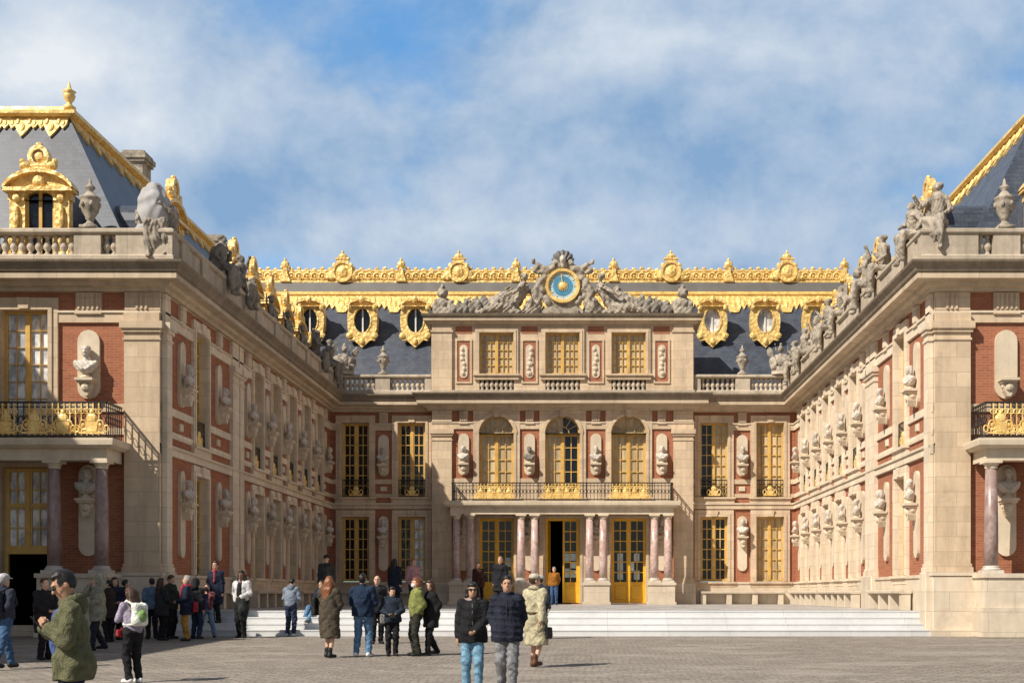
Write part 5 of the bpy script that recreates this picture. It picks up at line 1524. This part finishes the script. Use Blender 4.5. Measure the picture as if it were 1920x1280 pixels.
    # ---- hair
    hc_, style = hair
    if style == 'hooded':
        s = Sdf(); s.ell(T(HP(0,.03,.02)),(.118*k,.13*k,.145*k),.03,Hrot); s.ell(T(HP(0,.1,-.1)),(.13*k,.1*k,.12*k),.05,Hrot)
        s.ell(T(HP(0,-.13,-.0)),(.07*k,.1*k,.095*k),.02,Hrot,-1)
        link('raised_hood', s.mesh('hood', cloth(hc_), min(res,.013)), W, root)
    elif style != 'bald':
        s = Sdf(); s.ell(T(HP(0,.022,.030)),(.085*k,.101*k,.106*k),.02,Hrot)
        s.ell(T(HP(0,-.012,.100)),(.066*k,.060*k,.036*k),.03,Hrot)
        if style in ('long','tied'):
            s.ell(T(HP(0,.05,-.03)),(.092*k,.075*k,.12*k),.03,Hrot)
        if style == 'long':
            for q in (-1,0,1): s.chain([T(HP(q*.05,.06,-.02)),T(Vector(neck)+Vector((q*.06,.075,-.02))),T(Vector(neck)+Vector((q*.055,.12,-.2)))],[.06*k,.058*k,.03*k],.04)
            for q in (-1,1): s.chain([T(HP(q*.078,-.0,.02)),T(HP(q*.085,-.0,-.1)),T(Vector(neck)+Vector((q*.085,-.03,-.06)))],[.03*k,.032*k,.02*k],.03)
        if style == 'tied':
            s.ell(T(HP(0,.13,.06)),(.045*k,.045*k,.045*k),.02)
        # keep the face clear
        fz = hc*k; fr = Hr
        def faceclear(X, Y, Z):
            dx, dy, dz = X-fz.x, Y-fz.y, Z-fz.z
            ly = fr[0][1]*dx + fr[1][1]*dy + fr[2][1]*dz; lz = fr[0][2]*dx + fr[1][2]*dy + fr[2][2]*dz; lx = fr[0][0]*dx + fr[1][0]*dy + fr[2][0]*dz
            if style == 'short':
                wv = .012*k*np.sin(lx*90/k)+.006*k*np.sin(lx*210/k+ly*120/k); e = np.maximum(-np.maximum(ly+.045*k-np.maximum(lz-.058*k,0)*1.2, lz-.082*k+wv), -np.maximum(ly-.018*k+wv*.4, lz-.0*k)); e = np.maximum(np.maximum(e, -.085*k-lz+wv*.5), -(ly+.07*k))
            else: e = -np.maximum(np.maximum(ly+.025*k, lz-.062*k), np.abs(lx)-.068*k)
            return e.astype(np.float32)
        s.cut(faceclear)
        s.disp = lambda X,Y,Z: (.004*np.sin(X*70+Z*30)*np.sin(Y*60+Z*45)).astype(np.float32)
        link('hair', s.mesh('hair', HR[hc_], min(res,.012)), W, root)
    if hat:
        s = Sdf(); s.ell(T(HP(0,.01,.075)),(.098*k,.112*k,.075*k),.02,Hrot); s.ell(T(HP(0,-.11,.055)),(.07*k,.07*k,.012*k),.02,Hrot)
        link('cap', s.mesh('cap', cloth(hat), .012), W, root)
    if mask:
        s = Sdf(); s.ell(T(HP(0,-.062,-.045)),(.066*k,.055*k,.05*k),.01,Hrot); link('face_mask', s.mesh('mask', cloth(mask), .011), W, root)
    if eyes:
        for q in (-1,1):
            m = MB(W); m.ball(T(HP(q*.031,-.082,.020)),(.012*k,.008*k,.009*k),8,6); m.build('eye', M['iron'], root)
    return root, W, k, dict(wr=wr, hd=hd, hc=hc, neck=neck, sh=sh, el=el, up=up)
def ground_y(py):           # depth at which the sloping court shows at that height of the photograph
    return 3782/(py-1084.6)
def onground(px, py):
    Y = ground_y(py); return CAMX+(px-1099)*Y/2364, Y, ground_z(Y)
def at_depth(px, Y): return CAMX+(px-1099)*Y/2364
def step_z(Y):
    for i in (3,2,1,0):
        if Y >= 35.28+.4*i: return GZ+.1725*(i+1)
    return ground_z(Y)
def thing_sdf(name, s, mat, W, label, cat, res=.012, group=None):
    o = link(name, s.mesh(name, mat, res), W); return tag(o, label, cat, group)
def phone(W, k, J, label):
    c = (J['wr'][-1]+J['wr'][1])*.5*k + Vector((0,-.085*k,.05*k))
    m = MB(); m.box(-.036,.036,-.005,.005,-.07,.07)
    Wp = W @ Matrix.Translation(c) @ Matrix.Rotation(R(38),4,'X')
    o = link('phone', m.mesh('phone', M['iron']), Wp); tag(o, label, 'phone')
def backpack(W, k, J, col_, label, col2=None, sc=1.0):
    s = Sdf(); c = J['up']((0,.235,1.24))*k
    s.box(tuple(c),(.15*sc*k,.085*sc*k,.215*sc*k),.06*sc,.03); s.ell(tuple(c+Vector((0,.05*sc,-.08*sc))*k),(.12*sc*k,.075*sc*k,.11*sc*k),.03)
    for q in (-1,1):
        s.chain([tuple(J['up']((q*.10,.17,1.44))*k),tuple(J['up']((q*.115,.03,1.515))*k),tuple(J['up']((q*.125,-.115,1.42))*k),tuple(J['up']((q*.13,-.165,1.24))*k),tuple(J['up']((q*.165,-.02,1.08))*k),tuple(J['up']((q*.12,.17,1.06))*k)],[.022*k]*6,.01)
    s.disp = folds(.006,22,3)
    r = empty('backpack', tuple(WM_at(W, c)), 0, label, 'backpack'); link('bag', s.mesh('bag', cloth(col_), .012), W, r)
    if col2:
        s = Sdf(); s.ell(tuple(c+Vector((0,.075*sc,-.03*sc))*k),(.09*sc*k,.085*sc*k,.13*sc*k),.02); link('front_pocket', s.mesh('pocket', cloth(col2), .012), W, r)
def WM_at(W, p): return W @ Vector(p)
def handbag(W, k, p, size, col_, label, strap_to=None):
    s = Sdf(); p = Vector(p)*k
    s.box(tuple(p),tuple(v*k for v in size),.03,.02); s.disp = folds(.004,25,5)
    r = empty('handbag', tuple(W @ p), 0, label, 'bag'); link('bag', s.mesh('bag', cloth(col_,.5), .011), W, r)
    if strap_to is not None:
        m = MB(W); m.tube([tuple(p+Vector((0,0,size[2]*k*.9))), tuple((p+Vector(strap_to)*k)/2+Vector((0,-.06,0))), tuple(Vector(strap_to)*k)], .009, 6); m.build('strap', cloth(col_,.5), r)
def camera_thing(W, k, p, label):
    p = Vector(p)*k; m = MB(W @ Matrix.Translation(p)); m.bbox(-.07,.07,-.04,.03,-.045,.045,.012); m.box(-.025,.025,-.035,.02,.045,.07)
    m.lathe([(.035,0),(.037,.05),(.032,.06)],0,0,12,M=W @ Matrix.Translation(p+Vector((0,-.03,0))) @ Matrix.Rotation(math.pi/2,4,'X'))
    o = link('camera', m.mesh('camera', M['iron']), I4); tag(o, label, 'camera')

BLK=(.012,.012,.014); NAV=(.012,.018,.04); DKG=(.03,.03,.032); JEAN=(.10,.20,.34); LJEAN=(.17,.33,.46); DJEAN=(.025,.04,.08); WHT=(.75,.75,.73)
# --- foreground
x,y,z = CAMX+(138-1099)*10.3/2364, 10.3, ground_z(10.3)
r,W,k,J = person('man in olive green jacket and blue shirt looking down at his phone in the foreground', x,y,z, -66, 1.655, ('jacket',(.115,.115,.06),.82), NAV, hair=('black','short'), skin='tan', armL=(.05,-.17,1.27), armR=(.05,-.19,1.29), head=(4,27), lean=5, res=.009, wide=.88, hood=(.10,.10,.055), vest=(.06,.10,.24), eyes=True, feet=.11)
phone(W,k,J,'dark phone in the hands of the man in the olive jacket')
s=Sdf(); c=J['hc']*k
Hm = Matrix.Rotation(R(4),3,'Z') @ Matrix.Rotation(R(29.5),3,'X')
for q in (-1,1): s.ell(tuple(c+Hm@Vector((q*.034,-.098,.018))*k),(.030*k,.012*k,.019*k),.01,[list(r_) for r_ in Hm]); s.cone(tuple(c+Hm@Vector((q*.064,-.085,.022))*k),tuple(c+Hm@Vector((q*.085,.01,.015))*k),.004,.004,.004)
thing_sdf('sunglasses', s, M['iron'], W, 'dark sunglasses worn by the man in the olive jacket', 'glasses', .006)
x,y,z = onground(886,1296)
r,W,k,J = person('woman in black jacket with pale pink hood and light blue jeans walking beside a man', x,y,z, 4, 1.53, ('jacket',BLK,.80), LJEAN, hair=('black','long'), skin='tan', armR='down', armL='belly', hood=(.42,.30,.27), head=(6,8), res=.012, eyes=True, zipper='lead', stride=.12, shoes=(.5,.5,.5))
s=Sdf(); c=J['hc']*k
for q in (-1,1): s.ell(tuple(c+Vector((q*.034,-.098,.016))*k),(.032*k,.012*k,.022*k),.01)
thing_sdf('sunglasses', s, M['iron'], W, 'dark sunglasses worn by the woman in the black jacket', 'glasses', .006)
x,y,z = onground(951,1302)
person('man in dark navy quilted jacket and grey trousers walking towards the camera', x,y,z, 2, 1.615, ('puffer',(.016,.019,.034),.80), (.22,.22,.23), hair=('black','short'), skin='tan', armL='pocket', armR='pocket', res=.012, eyes=True, zipper='iron', stride=.22, collar=(.016,.019,.034), wide=.94, feet=.08)
x,y,z = onground(1003,1250)
r,W,k,J = person('woman in belted beige trench coat and brown boots walking away to the right', x,y,z, 150, 1.66, ('coat',(.46,.41,.27),.42), None, hair=('brown','short'), armL='swingf', armR='swingb', shoes=(.10,.045,.025), bare=True, collar=(.46,.41,.27), stride=.25, head=(-30,0), hat=(.5,.45,.35))
s=Sdf(); 
for i in range(16):
    a=2*math.pi*i/16; s.ell((.185*k*math.sin(a),.175*k*math.cos(a)+.01,1.04*k),(.045,.03,.022),.01)
link('belt', s.mesh('belt', cloth((.14,.11,.06)), .012), W, r)
handbag(W,k,(-.3,-.02,.66),(.035,.10,.11),BLK,'black handbag carried by the woman in the trench coat',(-.24,.1,.88))
# --- group left of the centre
x,y,z = onground(617,1232)
r,W,k,J = person('woman with ginger hair in a long dark brown coat, bare calves and black ankle boots', x,y,z, 160, 1.63, ('coat',(.075,.060,.042),.42), None, hair=('ginger','long'), armL='hold', armR='hold', bare=True, stride=.2, head=(25,5))
handbag(W,k,(.30,.06,1.12),(.05,.12,.2),BLK,'black bag slung behind the woman in the long brown coat',(.16,0,1.45))
x,y,z = onground(680,1230)
person('broad man seen from behind in navy jacket, light blue jeans and white shoes', x,y,z, 172, 1.68, ('jacket',(.012,.026,.058),.86), JEAN, shoes=WHT, hair=('black','short'), armL='hold', armR='hold', wide=1.18, feet=.14)
x,y,z = onground(707,1206)
person('bald older man in black jacket standing behind the man in light jeans', x,y,z, 20, 1.66, ('jacket',(.016,.018,.024),.80), BLK, hair=('grey','bald'), head=(-20,0), eyes=True)
x,y,z = onground(735,1229)
r,W,k,J = person('person in dark quilted jacket and black trousers holding a camera at waist height', x,y,z, 12, 1.42, ('jacket',(.018,.028,.045),.86), BLK, hair=('black','short'), armL='hold', armR='hold', head=(10,18), hood=(.018,.028,.045), feet=.09)
camera_thing(W,k,(0,-.36,1.02),'black camera held by the person in the dark quilted jacket')
handbag(W,k,(-.24,-.06,.95),(.07,.09,.13),(.20,.19,.18),'grey shoulder bag of the person holding the camera',(.1,-.05,1.42))
x,y,z = onground(780,1229)
person('person with auburn hair in bright olive green jacket, dark trousers and white face mask', x,y,z, -65, 1.60, ('jacket',(.20,.22,.065),.88), (.030,.030,.022), hair=('ginger','tied'), armL='pocket', armR='pocket', mask=WHT, hood=(.22,.24,.08), feet=.13)
x,y,z = onground(809,1228)
person('woman with brown hair in black coat stepping left towards the olive jacket', x,y,z, -60, 1.55, ('coat',BLK,.66), BLK, hair=('brown','long'), armL='pocket', armR='pocket', stride=.32, lean=4)
x,y,z = onground(545,1192)
person('person seen from behind in grey blue hooded top, dark jeans and white shoes', x,y,z, 168, 1.60, ('jacket',(.20,.24,.30),.92), DJEAN, shoes=WHT, hair=('black','short'), armL='hold', armR='hold', head=(0,28), lean=8, hood=(.17,.20,.26))
x = at_depth(600,36.5); 
person('person in dark top and blue jeans sitting on the white steps', x,36.70,.0, -30, 1.62, ('jacket',NAV,.9), JEAN, seated=True, armL='hold', armR='hold', shoes=(.12,.12,.13), hair=('brown','short'))
x = at_depth(612,39.0); person('person in dark cap standing on the terrace behind the long brown coat', x,39,0, 15, 1.66, ('jacket',(.03,.034,.03),.85), BLK, hair=('black','short'), hat=(.02,.02,.02))
x = at_depth(740,41.5); person('person in black coat with dark hair standing on the terrace behind the camera holder', x,41.5,0, 150, 1.62, ('coat',(.012,.016,.028),.6), BLK, hair=('black','long'), wide=1.1)
x = at_depth(775,43.0); person('person with red hair and pink top on the terrace behind the olive jacket', x,43,0, 30, 1.66, ('jacket',(.50,.26,.27),.85), DJEAN, hair=('red','short'))
# --- the left crowd
x,y,z = onground(250,1279)
r,W,k,J = person('woman in lavender shirt and black leggings with a white backpack looking at her phone', x,y,z, -128, 1.46, ('shirt',(.33,.29,.38),.92), BLK, shoes=WHT, hair=('brown','long'), armL='phone', armR='phone', head=(10,26), lean=6, vest=(.05,.02,.03))
backpack(W,k,J,(.72,.74,.66),'white backpack with a green pocket on the woman in black leggings',(.22,.36,.12),1.0)
phone(W,k,J,'pale phone held by the woman with the white backpack')
handbag(W,k,(.20,-.10,.92),(.09,.04,.07),(.33,.02,.03),'small red handbag of the woman with the white backpack',(-.1,-.05,1.42))
x,y,z = onground(8,1254)
r,W,k,J = person('man with pale cap, dark backpack and blue jeans walking at the left edge', x,y,z, 155, 1.66, ('jacket',(.03,.035,.055),.88), (.05,.11,.22), hair=('grey','short'), hat=(.5,.5,.5), stride=.55, armL='pocket', armR='pocket')
backpack(W,k,J,(.035,.04,.06),'dark backpack on the man at the left edge',None,1.15)
x,y,z = onground(84,1236)
person('person in dark coat and trousers standing behind the man in the olive jacket', x,y,z, 60, 1.60, ('coat',(.02,.017,.02),.6), (.02,.017,.025), hair=('brown','short'), armL='hold', armR='hold')
x,y,z = onground(183,1219)
person('person in pale khaki coat with the hood up and dark trousers', x,y,z, -60, 1.66, ('coat',(.30,.29,.22),.70), (.022,.026,.035), hair=((.34,.33,.25),'hooded'), armL='hold', armR='cam', stride=.3)
x,y,z = onground(215,1199)
person('person in dark navy coat huddled by the corner pedestal', x,y,z, 40, 1.62, ('coat',(.012,.014,.035),.45), BLK, hair=('black','long'), armL='hold', armR='hold', wide=1.1)
x,y,z = onground(236,1197)
person('person in black jacket standing half hidden behind the white backpack', x,y,z, 120, 1.56, ('jacket',(.012,.014,.016),.75), BLK, hair=('black','short'))
x,y,z = onground(285,1197)
person('man in grey blue jacket and dark trousers beside the corner pedestal', x,y,z, -150, 1.60, ('jacket',(.11,.17,.25),.86), (.014,.016,.026), hair=('black','short'), armL='pocket', armR='pocket', head=(0,10))
x,y,z = onground(320,1197)
person('person in dark green jacket and black trousers reading from a paper', x,y,z, 75, 1.68, ('jacket',(.03,.036,.026),.82), BLK, hair=('brown','short'), armL='hold', armR='hold', head=(0,15))
x,y,z = onground(350,1201)
r,W,k,J = person('grey haired person in navy coat and red scarf with mustard yellow trousers', x,y,z, -70, 1.66, ('coat',NAV,.72), (.42,.22,.04), hair=('grey','short'), scarf=(.45,.03,.06), armL='hold', armR='hold')
handbag(W,k,(.1,.22,.92),(.10,.07,.14),(.30,.015,.035),'red bag at the back of the person in mustard trousers',(.05,.1,1.42))
x,y,z = onground(388,1195)
r,W,k,J = person('photographer in jeans with legs apart raising a camera to the face', x,y,z, 5, 1.45, ('jacket',(.16,.05,.055),.92), (.20,.30,.42), hair=('brown','short'), armL='cam', armR='cam', feet=.24, vest=(.10,.09,.22))
camera_thing(W,k,(0,-.20,1.58),'black camera raised by the photographer in jeans')
x = at_depth(404,35.9); person('tall person in dark navy coat with a red scarf on the lower steps', x,35.9,step_z(35.9), -20, 1.74, ('coat',NAV,.55), BLK, hair=('brown','short'), scarf=(.30,.06,.07))
x,y,z = onground(453,1195)
r,W,k,J = person('person in white sleeves and black waistcoat with black trousers holding a coat', x,y,z, -10, 1.80, ('jacket',(.62,.60,.60),.95), BLK, hair=('black','long'), skin='dark', armL='hold', armR='pocket', vest=(.014,.014,.016), feet=.06)
s=Sdf(); s.chain([(.06*k,-.2*k,1.0*k),(.14*k,-.2*k,.75*k),(.12*k,-.14*k,.5*k)],[.12,.14,.09],.05); s.disp=folds(.015,14,2)
thing_sdf('folded_coat', s, cloth((.03,.033,.034)), W, 'dark folded coat held over the arm in front of black trousers', 'coat', .016)
x = at_depth(333,39.0); person('person in black coat at the top of the steps, left of a pair', x,39.0,0, 20, 1.62, ('coat',(.012,.016,.022),.6), BLK, hair=('black','short'))
x = at_depth(359,39.3); person('person in dark teal coat at the top of the steps, right of a pair', x,39.3,0, -30, 1.60, ('coat',(.012,.028,.036),.6), BLK, hair=('brown','tied'))
x,y,z = onground(303,1200); person('person in dark grey coat with long brown hair between the pedestal and the green jacket', x,y,z, 130, 1.60, ('coat',(.03,.03,.034),.7), BLK, hair=('brown','long'), armL='hold', armR='hold')
x,y,z = onground(368,1197); person('person in black hooded jacket behind the mustard yellow trousers', x,y,z, 160, 1.58, ('jacket',(.014,.014,.018),.8), DJEAN, hair=((.018,.018,.02),'hooded'))
x,y,z = onground(204,1203); person('person in dark brown coat standing close behind the pale hooded coat', x,y,z, -100, 1.55, ('coat',(.035,.025,.018),.7), BLK, hair=('black','short'), armL='hold', armR='hold')
# --- at the porch
x = at_depth(1039,54.5); person('person in orange brown jacket and blue jeans before the open middle door', x,54.5,0, 0, 1.62, ('jacket',(.33,.13,.02),.88), (.05,.10,.22), hair=('grey','short'), armL='pocket', armR='down')
x = at_depth(938,42.0); person('fair person in black coat on the terrace behind the walking couple', x,42.0,0, -15, 1.70, ('coat',(.014,.014,.018),.6), BLK, hair=('blonde','short'))
x = at_depth(897,45.0); person('dark haired person on the terrace behind the woman in the black jacket', x,45.0,0, 40, 1.60, ('jacket',(.05,.018,.014),.8), BLK, hair=('black','short'), skin='dark')
x = at_depth(1014,33.6); person('person in grey hat and dark jacket walking behind the trench coat', x,33.6,ground_z(33.6), 165, 1.66, ('jacket',(.03,.035,.05),.85), DJEAN, hair=('brown','short'), hat=(.45,.45,.45))
CLOUD_COV = [(850,300,900,260,.05),(60,110,330,170,.40),(200,240,260,110,.20),(470,40,110,80,-.05),(720,20,170,80,-.13),(900,120,90,60,.05),(860,150,120,60,-.05),(1250,60,330,110,.10),(1550,220,420,260,.10),(700,280,380,120,.09),(430,380,150,80,.18),(1000,440,700,60,.14)]
CLOUD_SHADE = [(110,110,210,110,1.15),(280,240,150,70,.45),(450,370,120,60,-.20),(330,300,80,40,.10),(760,250,260,60,-.10),(1050,190,260,60,-.10),(1500,430,350,100,.10),(950,440,520,55,.28),(1250,60,220,70,.12),(1750,100,260,140,.12),(700,200,200,70,.12),(1780,120,250,130,.10),(1250,60,160,60,.10)]
CL_DARK = (1.95,3.25,5.1); CL_LIGHT = (6.6,6.95,7.3); SKY_TINT = (.80,1.45,1.75); SKY_FAR = (.66,.65,.65); CL_FAR = (3.5,3.45,3.4); EXPO = .30
# ================================================================ sun, sky, camera
d = Vector((1,.85,-1.22)).normalized()
sl_ = bpy.data.lights.new('sun', 'SUN'); sl_.energy = 5.0; sl_.angle = R(.5); sl_.color = (1,.93,.82)
so = bpy.data.objects.new('sun', sl_); col.objects.link(so); so.rotation_euler = d.to_track_quat('-Z','Y').to_euler(); so.location = (-60,-40,70)
w = bpy.data.worlds.new('World'); scene.world = w; w.use_nodes = True
t = w.node_tree; bg = t.nodes['Background']
class WN(N):
    def __init__(s, t): s.t = t
n = WN(t)
sky = t.nodes.new('ShaderNodeTexSky'); sky.sky_type = 'NISHITA'; sky.sun_disc = False
sky.sun_elevation = math.asin(-d.z); sky.sun_rotation = math.atan2(-d.x, -d.y) % (2*math.pi)
sky.altitude = 100; sky.air_density = 1.0; sky.dust_density = .6; sky.ozone_density = 2.0
tc = t.nodes.new('ShaderNodeTexCoord'); dv = tc.outputs['Generated']
def blob(u, v, ru, rv):
    # soft patch of sky around the direction (u, 1, v)
    sp = n.node('ShaderNodeSeparateXYZ'); n.set(sp.inputs[0], dv)
    y = n.math('MAXIMUM', sp.outputs[1], .05)
    a = n.math('DIVIDE', n.math('SUBTRACT', n.math('DIVIDE', sp.outputs[0], y), u), ru)
    b = n.math('DIVIDE', n.math('SUBTRACT', n.math('DIVIDE', sp.outputs[2], y), v), rv)
    e = n.math('ADD', n.math('MULTIPLY', a, a), n.math('MULTIPLY', b, b))
    return n.math('MULTIPLY', n.math('POWER', 2.718, n.math('MULTIPLY', e, -1.0)), n.math('GREATER_THAN', sp.outputs[1], .05))
def PX(x, y): return (x-1099)/2364, (1112-y)/2364
def shift(v, o):
    m_ = t.nodes.new('ShaderNodeVectorMath'); m_.operation = 'ADD'; n.set(m_.inputs[0], v); m_.inputs[1].default_value = o; return m_.outputs[0]
def fbm(v):
    a1 = n.noise(v, 4.6, 9, .55, .25); a2 = n.noise(v, 14.0, 8, .6, .2)
    return n.math('ADD', n.math('MULTIPLY', a1, .74), n.math('MULTIPLY', a2, .26))
wsc = n.scale(dv, (1,1,1.25))
f0 = fbm(wsc); f1 = fbm(shift(wsc, (-.018,0,.034)))
def addb(acc, x, y, rx, ry, amt):
    u, v = PX(x, y); return n.math('ADD', acc, n.math('MULTIPLY', blob(u, v, rx/2364, ry/2364), amt))
cov = f0
for b in CLOUD_COV: cov = addb(cov, *b)
spz = n.node('ShaderNodeSeparateXYZ'); n.set(spz.inputs[0], dv)
front = n.ramp(spz.outputs[1], .25, .8)
cov = n.math('SUBTRACT', cov, n.math('MULTIPLY', n.math('SUBTRACT', 1.0, front), .1))
f = n.ramp(cov, .29, .60); f.node.interpolation_type = 'SMOOTHSTEP'
lit = n.math('MULTIPLY', n.math('SUBTRACT', f0, f1), 3.2)
shade = n.math('ADD', n.math('MULTIPLY', n.noise(wsc, 7.5, 9, .62, .2), .85), lit)
for b in CLOUD_SHADE: shade = addb(shade, *b)
sf = n.ramp(shade, .08, 1.42)
cloudc = n.mix(sf, CL_DARK, CL_LIGHT)
skyc = n.mix(1.0, sky.outputs[0], SKY_TINT, 'MULTIPLY')
skyc = n.mix(front, n.mix(1.0, sky.outputs[0], SKY_FAR, 'MULTIPLY'), skyc)
n.set(bg.inputs['Color'], n.mix(f, skyc, n.mix(front, CL_FAR, cloudc))); bg.inputs['Strength'].default_value = .1
cd = bpy.data.cameras.new('camera'); co = bpy.data.objects.new('camera', cd); col.objects.link(co)
co.location = (CAMX, 0, CAMZ); co.rotation_euler = (R(90),0,0)
cd.sensor_width = 36; cd.lens = 36*2364/1920; cd.shift_x = -139/1920; cd.shift_y = 472/1920
cd.clip_end = 3000; cd.clip_start = .1
scene.camera = co
scene.view_settings.view_transform = 'Standard'; scene.view_settings.look = 'None'; scene.view_settings.exposure = EXPO; scene.view_settings.gamma = 1
